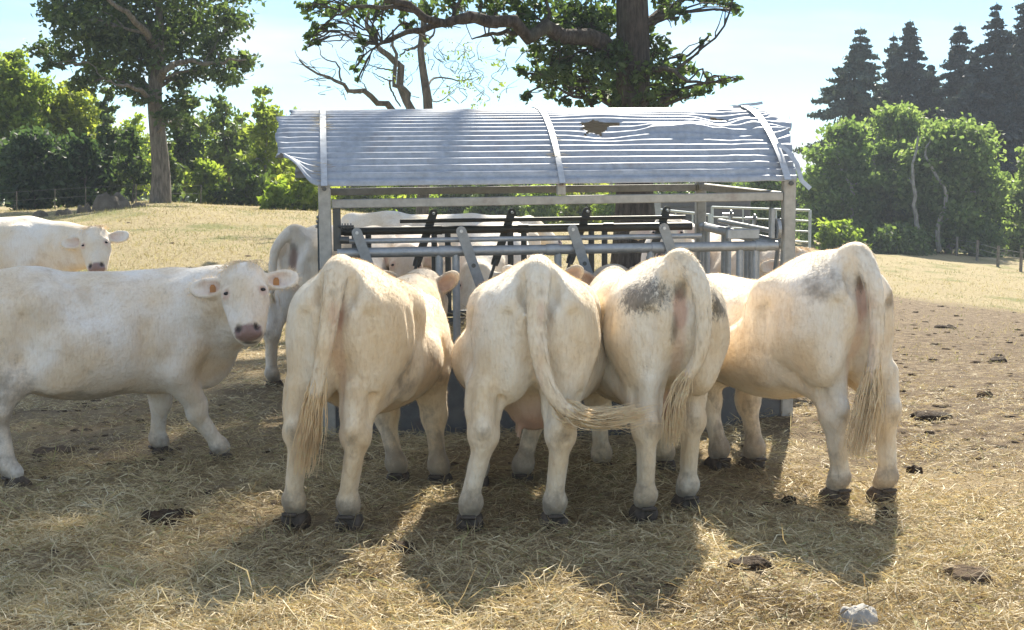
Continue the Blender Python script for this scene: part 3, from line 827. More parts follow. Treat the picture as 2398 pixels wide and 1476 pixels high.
make_cow('cow', TH(692, 13.0), 22, 'white cow beyond the feeder post, rump towards the viewer, tail pulled aside', 1.03, {'HL': G(642, 912, gC), 'HR': G(735, 905, gC)},
         tail=[(-0.80, 0, 1.355), (-0.92, 0.03, 1.37), (-1.02, 0.12, 1.22), (-1.02, 0.16, 0.98), (-1.0, 0.18, 0.85)],
         tail_hair=[(-1.0, 0.18, 0.9), (-0.99, 0.19, 0.8), (-0.98, 0.21, 0.7), (-0.97, 0.24, 0.6)],
         tint=(0.90, 0.83, 0.75), seed=17, h=0.02, ground=gC, blobs=[('dark', (-0.92, 0, 1.15), (0.1, 0.06, 0.18), .6)])
# animals on the far side of the feeder
gz = float(terrain(-1.0, 19.0))
make_cow('cow', (-2.05, 18.6), 84, 'pale cow standing broadside in the sun behind the feeder, only its back showing', 1.06,
         poll=(1.20, -0.05, 1.30), muzzle=(1.55, -0.05, 1.0), tint=(0.80, 0.75, 0.68), seed=18, h=0.026, ground=gz)
gz = float(terrain(-0.4, 14.5))
make_cow('cow', (0.02, 16.25), 189, 'white cow feeding from the far side between slanting lock bars, its shoulders sunlit', 1.06, poll=(1.28, 0, 1.0), muzzle=(1.44, 0, 0.56),
         tint=(0.84, 0.79, 0.72), seed=19, h=0.026, ground=gz)
make_cow('cow', (-1.15, 16.1), 176, 'pinkish cow feeding from the far side close to the corner post', 1.0,
         poll=(1.32, 0, 1.22), muzzle=(1.58, 0, 0.80), tint=(0.80, 0.70, 0.62), seed=20, h=0.026, ground=gz)
gz = float(terrain(1.6, 14.8))
make_cow('cow', (1.95, 16.6), 191, 'white cow raising its head behind the feeder in front of the trailer', 1.06,
         poll=(1.16, 0, 1.43), muzzle=(1.50, 0, 1.08), tint=(0.84, 0.79, 0.73), seed=21, h=0.026, ground=gz)
make_cow('cow', (2.12, 15.9), 165, 'pale cow with a fluffy poll poking out past the last feeder post', 1.0,
         poll=(1.32, -0.05, 1.24), muzzle=(1.58, -0.05, 0.82), tint=(0.78, 0.70, 0.62), seed=22, h=0.022, ground=float(terrain(2.4, 13.8)), tuft=True)
# ------------------------------------------------------------------ ground
def vnoise(x, y, seed=0):
    xi = np.floor(x).astype(np.int64); yi = np.floor(y).astype(np.int64); fx = x - xi; fy = y - yi
    fx = fx * fx * (3 - 2 * fx); fy = fy * fy * (3 - 2 * fy)
    def hsh(a, b):
        n = (a * 374761393 + b * 668265263 + seed * 982451653) & 0x7fffffff
        n = ((n ^ (n >> 13)) * 1274126177) & 0x7fffffff
        return ((n ^ (n >> 16)) & 0xffff) / 65535.0
    return (hsh(xi, yi) * (1 - fx) + hsh(xi + 1, yi) * fx) * (1 - fy) + (hsh(xi, yi + 1) * (1 - fx) + hsh(xi + 1, yi + 1) * fx) * fy
def fbm(x, y, o=4, seed=0):
    s = 0; a = 0.5
    for i in range(o): s = s + a * vnoise(x * 2 ** i, y * 2 ** i, seed + i); a *= 0.5
    return s
_md = [  # heaps of trodden hay: pixel, radius, height
    (1890, 1010, 0.55, 0.16), (1700, 1060, 0.5, 0.08), (1300, 1090, 0.8, 0.10), (960, 1080, 0.6, 0.09), (640, 1050, 0.6, 0.07), (420, 1150, 0.6, 0.05),
    (880, 1345, 0.22, 0.06), (930, 1420, 0.25, 0.05), (1240, 1430, 0.25, 0.06), (250, 1440, 0.3, 0.04), (560, 930, 0.5, 0.06), (220, 1120, 0.45, 0.05), (1760, 1350, 0.2, 0.05), (1250, 1340, 0.3, 0.03)]
MOUNDS = [(*G(a, b), r, h) for a, b, r, h in _md]
def relief(x, y):
    n = np.clip((16 - y) / 5, 0, 1) * np.clip((y - 1) / 2, 0, 1)
    z = n * (0.075 * (fbm(x * 1.7, y * 1.7, 4, 3) - 0.47) + 0.030 * (fbm(x * 7, y * 7, 3, 9) - 0.44) + 0.05 * np.clip((x / np.maximum(y, 1) - 0.15) / .1, 0, 1) * (fbm(x * 4, y * 4, 4, 91) - 0.45))
    for (mx, my, r, h) in MOUNDS:
        z = z + h * np.exp(-((x - mx) ** 2 + ((y - my) * 0.9) ** 2) / (r * r)) * (0.6 + 0.8 * fbm(x * 6, y * 6, 2, 21))
    f = np.clip((y - 15) / 10, 0, 1)
    z = z + f * 0.16 * (fbm(x * 0.5, y * 0.35, 4, 5) - 0.47)
    return z - 0.012
def height(x, y): return terrain(x, y) + relief(np.asarray(x, float), np.asarray(y, float))
def zone_soil(x, y):
    """bare trodden earth: mostly to the right of the feeder"""
    u = x / np.maximum(y, 1)
    r = np.clip((u - 0.10) / 0.12, 0, 1) * np.clip((y - 7.6) / 3.0, 0, 1) * np.clip((50 - y) / 12, 0, 1)
    l = 0.55 * np.clip((-0.08 - u) / 0.05, 0, 1) * np.clip((y - 8.5) / 1.5, 0, 1) * np.clip((17 - y) / 3, 0, 1)
    base = 0.40 * np.clip((16 - y) / 4, 0, 1)
    return np.clip(np.maximum(np.maximum(r, l), base), 0, 1)

xs = np.concatenate([-np.geomspace(700, 5.1, 70), np.arange(-5, 5.001, 0.06), np.geomspace(5.1, 700, 70)])
ys = np.concatenate([np.linspace(-25, 3, 12), np.linspace(3.3, 5.3, 12), np.arange(5.4, 15, 0.07), np.geomspace(15.1, 1200, 140)])
GX, GY = np.meshgrid(xs, ys)
GZ = height(GX, GY)
nr, nc = GX.shape
V = np.stack([GX, GY, GZ], -1).reshape(-1, 3)
ii = np.arange(nr * nc).reshape(nr, nc)
Q = np.stack([ii[:-1, :-1], ii[:-1, 1:], ii[1:, 1:], ii[1:, :-1]], -1).reshape(-1, 4)
gme = mesh_np('ground', V, Q)
vattr(gme, 'soil', zone_soil(V[:, 0], V[:, 1]))
vattr(gme, 'far', np.clip((V[:, 1] - 16) / 10, 0, 1))
def make_ground():
    t = NT('ground_earth_and_straw')
    oc = t.coord('Object')
    n1 = t.noise(oc, 1.3, 6, 0.6); n2 = t.noise(oc, 7.0, 6, 0.7); n3 = t.noise(oc, 46.0, 5, 0.75)
    nst = t.noise(t.mapping(oc, (14, 30, 14), rot=(0, 0, .5)), 4.0, 4, 0.7)
    straw = t.ramp(n3, [(0.28, (0.17, 0.125, 0.072)), (0.48, (0.34, 0.26, 0.15)), (0.70, (0.54, 0.43, 0.26))])
    soil = t.ramp(n2, [(0.3, (0.080, 0.056, 0.036)), (0.5, (0.185, 0.135, 0.085)), (0.7, (0.36, 0.285, 0.18))])
    sm = t.step(t.math('ADD', t.math('MULTIPLY', t.attr('soil'), 0.9), t.math('ADD', t.math('MULTIPLY', t.math('SUBTRACT', n1, 0.5), 0.9), t.math('MULTIPLY', t.math('SUBTRACT', n2, 0.5), 0.9))), 0.32, 0.72)
    near = t.mix(sm, straw, soil)
    # dry pasture further out, with green regrowth
    g1 = t.noise(t.mapping(oc, (1, 0.6, 1)), 0.55, 5, 0.6); g2 = t.noise(oc, 9.0, 5, 0.75)
    dry = t.ramp(g2, [(0.28, (0.18, 0.14, 0.075)), (0.5, (0.35, 0.285, 0.16)), (0.72, (0.50, 0.43, 0.27))])
    grn = t.ramp(g2, [(0.3, (0.085, 0.105, 0.028)), (0.7, (0.24, 0.25, 0.085))])
    pas = t.mix(t.math('MULTIPLY', t.step(g1, 0.50, 0.66), 0.75), dry, grn)
    pas = t.mix(t.math('MULTIPLY', sm, t.attr('soil')), pas, soil)
    col = t.mix(t.attr('far'), near, pas)
    h = t.math('ADD', t.math('ADD', t.math('MULTIPLY', n3, 0.6), t.math('MULTIPLY', n2, 0.7)), t.math('MULTIPLY', nst, 0.35))
    return t.done(t.bsdf(col, 0.95, 0, t.bump(h, 0.9, 0.05), 0.15))
M_GROUND = make_ground()
tag(link('ground', gme, M_GROUND), kind='structure')

def leafy(name, stops, trans=0.35, rough=0.6, spec=0.25, tcol=None):
    t = NT(name)
    c = t.ramp(t.attr('rnd'), stops)
    tint = t.node('ShaderNodeObjectInfo').outputs['Color']
    c = t.mix(1.0, c, tint, 'MULTIPLY')
    a = t.bsdf(c, rough, 0, None, spec)
    if trans <= 0: return t.done(a)
    tr = t.node('ShaderNodeBsdfTranslucent')
    t.put(tr.inputs[0], t.mix(1.0, c, tcol or (1.5, 1.6, 0.8), 'MULTIPLY'))
    mx = t.node('ShaderNodeMixShader'); mx.inputs[0].default_value = trans
    t.l.new(a, mx.inputs[1]); t.l.new(tr.outputs[0], mx.inputs[2])
    return t.done(mx.outputs[0])
M_HAY = leafy('hay_stalk', [(0.0, (0.15, 0.105, 0.062)), (0.2, (0.35, 0.265, 0.15)), (0.45, (0.58, 0.47, 0.275)), (0.75, (0.73, 0.62, 0.39)), (0.93, (0.84, 0.77, 0.56)), (1.0, (0.42, 0.40, 0.19))], 0.25, 0.55, 0.3, (1.0, 0.95, 0.75))
M_GRASS = leafy('dry_grass_blade', [(0.0, (0.20, 0.16, 0.085)), (0.4, (0.42, 0.35, 0.20)), (0.75, (0.58, 0.50, 0.32)), (0.88, (0.24, 0.26, 0.11)), (1.0, (0.17, 0.20, 0.075))], 0.35, 0.6, 0.2, (1.1, 1.1, 0.7))

def stalks(name, P, L, Wd, az, tilt, bend, mat, rnd, parent=None, kind='stuff', single=False):
    n = len(P)
    d = np.stack([np.cos(az) * np.cos(tilt), np.sin(az) * np.cos(tilt), np.sin(tilt)], 1)
    sd = np.stack([-np.sin(az), np.cos(az), np.zeros(n)], 1)
    roll = np.random.default_rng(n).uniform(-1.2, 1.2, n)[:, None]
    up = np.cross(d, sd); sd = sd * np.cos(roll) + up * np.sin(roll)
    hb = np.stack([-np.sin(az), np.cos(az), np.full(n, 0.5)], 1)
    pts = [P, P + d * (L * .5)[:, None] + hb * (bend * L)[:, None], P + d * L[:, None]]
    pts[1][:, 2] += np.abs(bend) * L * 0.3
    V = []; w = Wd[:, None]
    if single:      # one tapering blade
        V = np.stack([pts[0] - sd * w, pts[0] + sd * w, pts[2]], 1).reshape(-1, 3); k = 3
        F = (np.arange(n) * 3)[:, None] + np.arange(3)[None]
    else:           # bent stalk: two tapering pieces
        V = np.stack([pts[0], pts[1] - sd * w, pts[1] + sd * w, pts[2] + sd * w * .4], 1).reshape(-1, 3); k = 4
        b = (np.arange(n) * 4)[:, None]
        F = np.concatenate([b + np.array([[0, 2, 1]]), b + np.array([[1, 2, 3]])])
    me = mesh_np(name, V, F, False)
    vattr(me, 'rnd', np.repeat(rnd, k))
    o = link(name, me, mat, parent)
    if kind: o['kind'] = kind
    return o
rg = np.random.default_rng(4)
BARE = [(*G(a, b), r) for a, b, r in ((940, 1290, .10), (392, 1226, .14), (1755, 1350, .10), (2306, 918, .08), (2180, 975, .2), (2140, 1102, .06), (2265, 1345, .13), (2338, 822, .14), (2070, 1208, .06), (1848, 1175, .055), (130, 1060, .17), (2012, 1468, .08))]
# loose hay: sampled evenly over the picture's rows so the near ground is fully covered
N = 345000
d = 1 / rg.uniform(1 / 21.0, 1 / 5.3, N)
x = rg.uniform(-0.50, 0.50, N) * d
so = zone_soil(x, d); cl = fbm(x * 2.3, d * 2.3, 4, 31)
keep = rg.random(N) < np.clip(1.15 - 0.75 * so + 2.8 * (cl - 0.47), 0.32, 1) * np.where(d > 15, np.clip((21.5 - d) / 6.5, 0, 1), 1)
for (bx_, by_, br_) in BARE:
    keep &= ~(((x - bx_) ** 2 + (d - by_) ** 2 < (br_ * 0.95) ** 2) & (rg.random(N) < 0.96))
    keep &= ~((np.abs(x - bx_) < br_ * .8) & (d < by_) & (d > by_ - br_ - 0.10) & (rg.random(N) < 0.75))
x, d = x[keep], d[keep]; n = len(x)
clump = np.clip(fbm(x * 4.5, d * 4.5, 3, 44) - 0.42, 0, 1)
z = height(x, d) + rg.uniform(0.0, 0.018, n) + clump * rg.uniform(0, 0.22, n)
L = rg.gamma(2.2, 0.036, n).clip(0.022, 0.30) * (1 - 0.55 * np.clip(zone_soil(x, d) - .3, 0, 1))
tilt = rg.normal(0.04, 0.24, n) + (rg.random(n) < 0.05) * rg.uniform(0.2, 0.9, n)
rnd = np.clip(rg.beta(2.2, 2.2, n) * 0.85 + 0.75 * (fbm(x * 1.3, d * 1.3, 4, 52) - 0.47) + 0.02, 0, 0.93)
rnd[rg.random(n) < 0.07] = 1.0
o = stalks('hay', np.stack([x, d, z], 1), L, rg.uniform(0.0015, 0.0036, n), rg.uniform(0, 6.283, n), tilt, rg.normal(0, 0.19, n), M_HAY, rnd)
tag(o, 'loose trodden hay strewn over the ground around the cows', 'hay')
# pasture grass on the slope behind
N = 130000
d = 1 / rg.uniform(1 / 75.0, 1 / 16.5, N)
x = rg.uniform(-0.42, 0.42, N) * d
so = zone_soil(x, d)
keep = rg.random(N) > so * 0.93
x, d = x[keep], d[keep]; n = len(x)
gr = fbm(x * 0.5, d * 0.35, 3, 61)
rnd = np.clip(rg.uniform(0, 0.8, n), 0, 1); rnd[rg.random(n) < np.clip((gr - 0.42) * 3, 0.03, 0.8)] = 0.95
L = rg.uniform(0.03, 0.075, n) * (1 + d / 50)
o = stalks('pasture_grass', np.stack([x, d, height(x, d) - 0.01], 1), L, rg.uniform(0.002, 0.005, n) * (0.7 + d / 30), rg.uniform(0, 6.283, n), rg.normal(0.75, 0.35, n), rg.normal(0, 0.12, n), M_GRASS, rnd, single=True)
tag(o, 'short dry pasture grass with green regrowth on the slope', 'grass')

# clods of earth and dung crumbs
N = 7000
d = 1 / rg.uniform(1 / 40.0, 1 / 5.5, N); x = rg.uniform(-0.40, 0.40, N) * d
cn = fbm(x * 1.6, d * 1.6, 3, 71)
keep = rg.random(N) < np.clip(zone_soil(x, d) * 0.9 + 2.2 * (cn - 0.5), 0.16, 1)
x, d = x[keep], d[keep]; n = len(x)
oc8 = np.array([(1, 0, 0), (0, 1, 0), (-1, 0, 0), (0, -1, 0), (.5, .5, .6), (-.5, .5, .7), (-.5, -.5, .6), (.5, -.5, .7)], float)
fc = np.array([(0, 1, 4), (1, 5, 4), (1, 2, 5), (2, 6, 5), (2, 3, 6), (3, 7, 6), (3, 0, 7), (0, 4, 7), (4, 5, 6), (4, 6, 7)])
sz = rg.gamma(1.6, 0.008, n).clip(0.005, 0.035)[:, None, None] * (1 + (d / 25))[:, None, None]
VV = oc8[None] * sz * rg.uniform(0.55, 1.35, (n, 8, 3)) * np.array((1.2, 1.0, 0.55)) + np.stack([x, d, height(x, d) - 0.002], 1)[:, None]
FF = (np.arange(n) * 8)[:, None, None] + fc[None]
o = link('soil_clods', mesh_np('soil_clods', VV.reshape(-1, 3), FF.reshape(-1, 3)), simple('clod_earth', (0.11, 0.080, 0.055), 0.95, 0, 3, 0.7, 0.8, 0.02, 0.1))
o['kind'] = 'stuff'; tag(o, 'crumbs of earth and dried dung on the trodden ground', 'soil')
# ------------------------------------------------------------------ dung pats and stones
M_DUNG = simple('dung', (0.055, 0.036, 0.022), 0.85, 0, 14, 0.6, 0.9, 0.02, 0.15)
M_DUNG2 = simple('dried_dung', (0.13, 0.092, 0.060), 0.9, 0, 14, 0.5, 0.9, 0.02, 0.1)
M_STONE = simple('pale_stone', (0.42, 0.40, 0.37), 0.85, 0, 9, 0.45, 0.7, 0.015, 0.3)
def lump(name, px, py, r, h, mat, label, cat, group, seed, sq=0.8, d=None, rag=0.35):
    if d is None: gx, gy = G(px, py)
    else:
        p = at(px, py, d); gx, gy = p.x, d
    gz = float(height(gx, gy))
    rg = np.random.default_rng(seed); nr_, na = 9, 28
    V = []; 
    ph = rg.uniform(0, 6.28, 6); am = rg.uniform(0.2, 1, 6)
    for i in range(nr_ + 1):
        q = i / nr_
        for k in range(na):
            a = 2 * math.pi * k / na
            w = 1 + rag * sum(am[m] * math.sin((m + 2) * a + ph[m]) for m in range(6)) / 6
            rr = r * q * w
            xx, yy = rr * math.cos(a), rr * math.sin(a) * sq
            n = float(fbm(np.array([xx / r * 2.6 + seed * 3.1 + 40]), np.array([yy / r * 2.6 + 40]), 3, seed)[0]) - 0.45
            zz = h * (0.62 if cat == 'dung pat' else 1.0) * (max(0, 1 - q ** 3.5) ** 0.6) * (1 + 1.5 * n) - 0.02 * (q > .99)
            V.append((xx, yy, zz))
    F = [(i * na + k, i * na + (k + 1) % na, (i + 1) * na + (k + 1) % na, (i + 1) * na + k) for i in range(nr_) for k in range(na)]
    me = mesh_np(name, V, np.array(F))
    me.flip_normals()
    o = link(name, me, mat, None, (gx, gy, gz + (0.012 if d is None else -0.005)), (0, 0, rg.uniform(0, 6.28)))
    return tag(o, label, cat, group)
gp = 'dung pats on the trodden ground'
lump('dung_pat', 940, 1290, 0.105, 0.085, M_DUNG, 'round dark dung pat behind the hind hooves of the straight-tailed cow', 'dung pat', gp, 1)
lump('dung_pat', 392, 1226, 0.14, 0.075, M_DUNG, 'wide flat dung pat on the shaded hay below the side-on cow', 'dung pat', gp, 2, 0.9, rag=0.7)
lump('dung_pat', 1755, 1350, 0.10, 0.05, M_DUNG, 'crumbled dung pat at the edge of the sunlit hay', 'dung pat', gp, 3, rag=0.8)
lump('dung_pat', 2306, 918, 0.075, 0.06, M_DUNG2, 'greyish crusted dung pat alone on the bare earth', 'dung pat', gp, 4)
lump('dung_pat', 2180, 975, 0.17, 0.06, M_DUNG, 'broad trampled dung pat beside the angled cow on bare earth', 'dung pat', gp, 5, rag=0.8)
lump('dung_pat', 2140, 1102, 0.05, 0.05, M_DUNG, 'small dung pat on the straw right of the angled cow', 'dung pat', gp, 6, rag=0.6)
lump('dung_pat', 2265, 1345, 0.13, 0.04, M_DUNG2, 'flat dried dung pat in the sunny corner of the hay', 'dung pat', gp, 7, rag=0.8)
lump('dung_pat', 2338, 822, 0.13, 0.06, M_DUNG, 'dark dung pat far out on the brown ground', 'dung pat', gp, 8)
lump('dung_pat', 2215, 662, 0.22, 0.10, M_DUNG, 'most distant dung pat near the grass strip', 'dung pat', gp, 9, d=26)
lump('dung_pat', 2070, 1208, 0.06, 0.05, M_DUNG, 'little dung pat behind the hoof of the angled cow', 'dung pat', gp, 10, rag=0.6)
lump('dung_pat', 1848, 1175, 0.05, 0.05, M_DUNG, 'small dark clod of dung in front of the angled cow\'s hind hooves', 'dung pat', gp, 12, rag=0.6)
lump('dung_pat', 130, 1060, 0.17, 0.05, M_DUNG2, 'trampled brown dung under the belly of the side-on cow', 'dung pat', gp, 13, rag=0.8)
lump('stone', 2012, 1468, 0.085, 0.06, M_STONE, 'white stone half sunk in the sunlit hay', 'stone', None, 21)
# ------------------------------------------------------------------ the covered hay feeder
def make_galv(name, col, rough=0.45, metal=0.75, rust=0.0):
    t = NT(name); oc = t.coord('Object')
    n = t.noise(oc, 18, 5, 0.65); n2 = t.noise(oc, 3.5, 4, 0.6)
    c = t.ramp(n, [(0.3, tuple(q * 0.78 for q in col)), (0.7, tuple(min(1, q * 1.15) for q in col))])
    c = t.mix(t.math('MULTIPLY', t.step(n2, 0.52, 0.75), 0.35), c, (0.24, 0.21, 0.18))
    if rust: c = t.mix(t.math('MULTIPLY', t.step(t.noise(oc, 5, 5, .7), 0.55, 0.72), rust), c, (0.20, 0.10, 0.06))
    return t.done(t.bsdf(c, t.math('ADD', rough - 0.1, t.math('MULTIPLY', n, 0.25)), metal, t.bump(t.noise(oc, 60, 3), 0.15, 0.002), 0.5))
M_GALV = make_galv('galvanised_steel', (0.42, 0.44, 0.46), 0.5, 0.55)
M_POST = make_galv('weathered_galvanised_post', (0.44, 0.43, 0.40), 0.65, 0.25, 0.25)
M_BAR = make_galv('lock_bar_steel', (0.30, 0.32, 0.34), 0.5, 0.55)
M_TUB = make_galv('trough_steel', (0.14, 0.145, 0.15), 0.75, 0.2, 0.25)
M_SHEET = make_galv('corrugated_zinc', (0.44, 0.47, 0.52), 0.60, 0.55, 0.22)
M_STRAP = make_galv('zinc_strap', (0.58, 0.60, 0.62), 0.45, 0.5)
M_DARK_SHADED = make_galv('dark_and_shaded_steel', (0.115, 0.12, 0.12), 0.5, 0.5, 0.3)  # dark fittings, and far panels whose shade is put into the colour

FL, FW = 3.36, 2.57
feeder = empty('hay_feeder', (-1.302, 10.486, 0.0), (R(2.3), R(-0.75), R(7.1)))
tag(feeder, 'galvanised hay feeder with torn corrugated arched roof and slanting head-lock bars', 'hay feeder')
# corner posts
for (pu, pw) in ((0, 0), (FL, 0), (0, FW), (FL, FW)):
    m = MB(); q = 0.044
    m.box((pu - q, pw - q, -0.12), (pu + q, pw + q, 1.835), None, 0.008)
    po = m.build('post', M_POST, feeder)
    m = MB(); m.tube([(pu, pw - 0.075, 1.80), (pu, pw + 0.075, 1.80)], 0.016, 8)
    m.build('bolt', M_DARK_SHADED, po)
def beam(a, b, hw, name='beam', mat=None):
    """square-section bar between two points of the feeder frame"""
    a, b = Vector(a), Vector(b); t = (b - a).normalized(); u = t.cross(Vector((0, 0, 1)))
    if u.length < 0.1: u = Vector((1, 0, 0))
    u.normalize(); w = u.cross(t)
    M = Matrix(((u.x, t.x, w.x, a.x), (u.y, t.y, w.y, a.y), (u.z, t.z, w.z, a.z), (0, 0, 0, 1)))
    m = MB(); m.box((-hw, 0, -hw), (hw, (b - a).length, hw), M, 0.006)
    return m.build(name, mat or M_POST, feeder)
q = 0.046
beam((q, 0, 1.692), (FL - q, 0, 1.706), 0.031)
beam((q, FW, 1.692), (FL - q, FW, 1.692), 0.031)
beam((0, q, 1.70), (0, FW - q, 1.70), 0.031)
beam((FL, q, 1.70), (FL, FW - q, 1.70), 0.031)
for pw in (0, FW):
    m = MB(); m.box((1.68 - 0.032, pw - 0.028, 1.735), (1.68 + 0.032, pw + 0.028, 1.86), None, 0.006)
    st = m.build('stub_post', M_POST, feeder)
    m = MB(); m.tube([(1.68, pw - 0.05, 1.82), (1.68, pw + 0.05, 1.82)], 0.015, 8); m.build('bolt', M_DARK_SHADED, st)
# arched ribs, sheets and straps
PH0 = R(44.5); RR = (FW / 2 + 0.05) / math.sin(PH0); ZE = 1.822; WC = FW / 2
ZC = ZE - RR * math.cos(PH0)
def arc(ph, off=0.0): return WC + math.sin(ph) * (RR + off), ZC + math.cos(ph) * (RR + off)
for uu in (0.0, 1.68, FL):
    m = MB(); m.tube([(uu, *arc(p, -0.034)) for p in np.linspace(-PH0, PH0, 25)], 0.018, 8)
    m.build('roof_rib', M_POST, feeder, True)
def sheet(u0, u1, nu, seed, fn, hole=None, pitch=0.076):
    ns = int(2 * PH0 * RR / pitch * 8)
    ph = np.linspace(-PH0, PH0, ns + 1); us = np.linspace(0, 1, nu + 1)
    PHI, UU = np.meshgrid(ph, us, indexing='ij')
    e0, e1 = u0(PHI), u1(PHI)
    U = e0 + (e1 - e0) * UU
    off = 0.0095 * np.cos(PHI * RR / pitch * 2 * math.pi)
    dn, du, dph = fn(U, PHI)
    off = off * (1 - np.clip(np.abs(dn) * 9, 0, 0.55)) + dn
    P2 = PHI + dph
    Wd = WC + np.sin(P2) * (RR + off); Z = ZC + np.cos(P2) * (RR + off)
    V = np.stack([U + du, Wd, Z], -1).reshape(-1, 3)
    a, b = PHI.shape
    ii = np.arange(a * b).reshape(a, b)
    Q = np.stack([ii[:-1, :-1], ii[:-1, 1:], ii[1:, 1:], ii[1:, :-1]], -1).reshape(-1, 4)
    if hole is not None:
        cu = U[:-1, :-1].ravel(); cp = PHI[:-1, :-1].ravel()
        Q = Q[~hole(cu, cp)]
    me = mesh_np('roof_sheet', V, Q)
    o = link('roof_sheet', me, M_SHEET, feeder)
    md = o.modifiers.new('thickness', 'SOLIDIFY'); md.thickness = 0.002; md.offset = 0
    return o
sm = lambda v: np.clip(v, 0, 1) ** 2 * (3 - 2 * np.clip(v, 0, 1))
rgr = np.random.default_rng(77)
def left_fn(U, P):
    a = sm(-U / 0.34)
    low = sm((-P - R(34)) / R(11))
    dn = 0.17 * a * low * sm((-U - 0.03) / 0.2) + 0.010 * a * (fbm(U * 9 + 50, P * 12 + 50, 3, 4) - .45) * 3 * sm((-P - R(5)) / R(10))
    dph = 0.06 * a * low
    dn = dn + 0.005 * (fbm(U * 2.2 + 9, P * 6 + 9, 3, 6) - 0.45)
    return dn, 0.05 * a * low, dph
sheet(lambda p: -0.335 + 0.09 * (p > R(-14)) + 0.012 * np.sin(p * 31), lambda p: 1.715 + 0 * p, 64, 1, left_fn)
def hole(u, p):
    q = -np.degrees(p)
    top = 19.0 + 1.0 * np.abs(np.sin(u * 9 + .6)); lo_ = 26.6 - 1.1 * np.abs(np.sin(u * 23)) - np.clip((u - 2.02) * 24, 0, 9)
    h1 = (u > 1.93 + 0.02 * np.sin(q * 5)) & (u < 2.28) & (q > top) & (q < lo_)
    h2 = (u > 2.83) & (u < 2.88) & (np.abs(q - 24.2) < 0.5)
    h3 = (u > 2.98) & (u < 3.10) & (np.abs(q - 15 - (u - 3.0) * 5) < 0.7)
    return h1 | h2 | h3
def right_fn(U, P):
    q = -np.degrees(P)
    g = lambda uc, qc, su, sq, h: h * np.exp(-((U - uc) / su) ** 2 - ((q - qc) / sq) ** 2)
    cre = 23.8 + (U - 2.1) * 1.6
    ridge = sm((U - 2.30) / .2) * np.exp(-((q - cre) / 2.4) ** 2) * 0.030 * (0.35 + 1.3 * fbm(U * 5 + 20, q * 0.12 + 3, 3, 8))
    dn = ridge - g(2.08, 27.0, 0.20, 3.0, 0.030) + g(2.10, 16.5, 0.25, 2.5, 0.02) - g(3.05, 17, 0.16, 3.5, 0.05) + g(3.25, 21, 0.1, 3, 0.04) - g(3.1, 27, .25, 3, .03) + g(2.75, 24, .12, 2, .03)
    dn = dn + 0.005 * (fbm(U * 3 + 7, P * 8 + 7, 4, 12) - 0.45) + sm((U - 2.6) / 0.7) * 0.03 * (fbm(U * 7 + 3, P * 14 + 5, 3, 15) - .45)
    edge = sm((U - FL - 0.02) / 0.16)
    dn = dn + edge * (0.16 * (fbm(q * 0.16 + 8, U * 3 + 2, 2, 18) - 0.38))
    return dn, 0 * U, edge * 0.05 * np.sin(q * .5)
def right_edge(p):
    q = -np.degrees(p)
    e = FL + 0.10 + 0.14 * (fbm(q * 0.14 + 30, q * 0 + 3, 3, 22) - 0.35)
    e = e + 0.16 * np.exp(-((q - 4) / 4) ** 2) + 0.12 * np.exp(-((q - 16) / 6) ** 2) - 0.10 * np.exp(-((q - 9.5) / 1.4) ** 2)
    return e - 0.10 * np.clip((q - 36) / 12, 0, 1) - 0.05 * np.clip(-q / 10, 0, 1)
sheet(lambda p: 1.66 + 0 * p, right_edge, 110, 2, right_fn, hole)
def strap(uu, wd=0.045, lift=0.014, lean=0.0):
    m = MB(); n = 40; P = np.linspace(-PH0 - 0.01, PH0 + 0.01, n)
    vs = []
    for i, p in enumerate(P):
        for (s, o) in ((-1, 0), (1, 0), (1, 0.006), (-1, 0.006)):
            w, z = arc(p, lift + o); vs.append((uu + s * wd / 2 + lean * math.sin(p), w, z))
    fs = []
    for i in range(n - 1):
        for k in range(4): fs.append((i * 4 + k, i * 4 + (k + 1) % 4, i * 4 + 4 + (k + 1) % 4, i * 4 + 4 + k))
    m.add(vs, fs)
    return m.build('roof_strap', M_STRAP, feeder, True)
strap(0.0); strap(1.68, 0.042); strap(FL - 0.03, 0.05, 0.022)
# torn strips of sheet hanging at the end
m = MB()
def ribbon(m, pts, w):
    pts = [Vector(p) for p in pts]; vs = []
    for i, p in enumerate(pts):
        t = (pts[min(i + 1, len(pts) - 1)] - pts[max(i - 1, 0)]).normalized(); s = t.cross(Vector((0, -1, 0.3))).normalized() * w / 2
        o = Vector((0, -0.002, 0.001))
        vs += [p - s, p + s, p + s + o, p - s + o]
    n = len(pts); fs = [(3, 2, 1, 0), tuple((n - 1) * 4 + k for k in range(4))]
    for i in range(n - 1):
        for k in range(4): fs.append((i * 4 + k, i * 4 + (k + 1) % 4, i * 4 + 4 + (k + 1) % 4, i * 4 + 4 + k))
    m.add(vs, fs)
ribbon(m, [(FL - 0.02, *arc(-R(33), 0.03)), (FL + 0.03, *arc(-R(36), 0.04)), (FL + 0.06, *arc(-R(41), 0.05)), (FL + 0.07, -0.08, 1.82), (FL + 0.13, -0.10, 1.76)], 0.035)
m.build('torn_strip', M_STRAP, feeder, True)
m = MB()
ribbon(m, [(FL - 0.12, *arc(-R(6), 0.012)), (FL - 0.03, *arc(-R(5), 0.03)), (FL + 0.08, *arc(-R(4), 0.035)), (FL + 0.15, *arc(-R(3), 0.045))], 0.022)
m.build('torn_strip', M_STRAP, feeder, True)
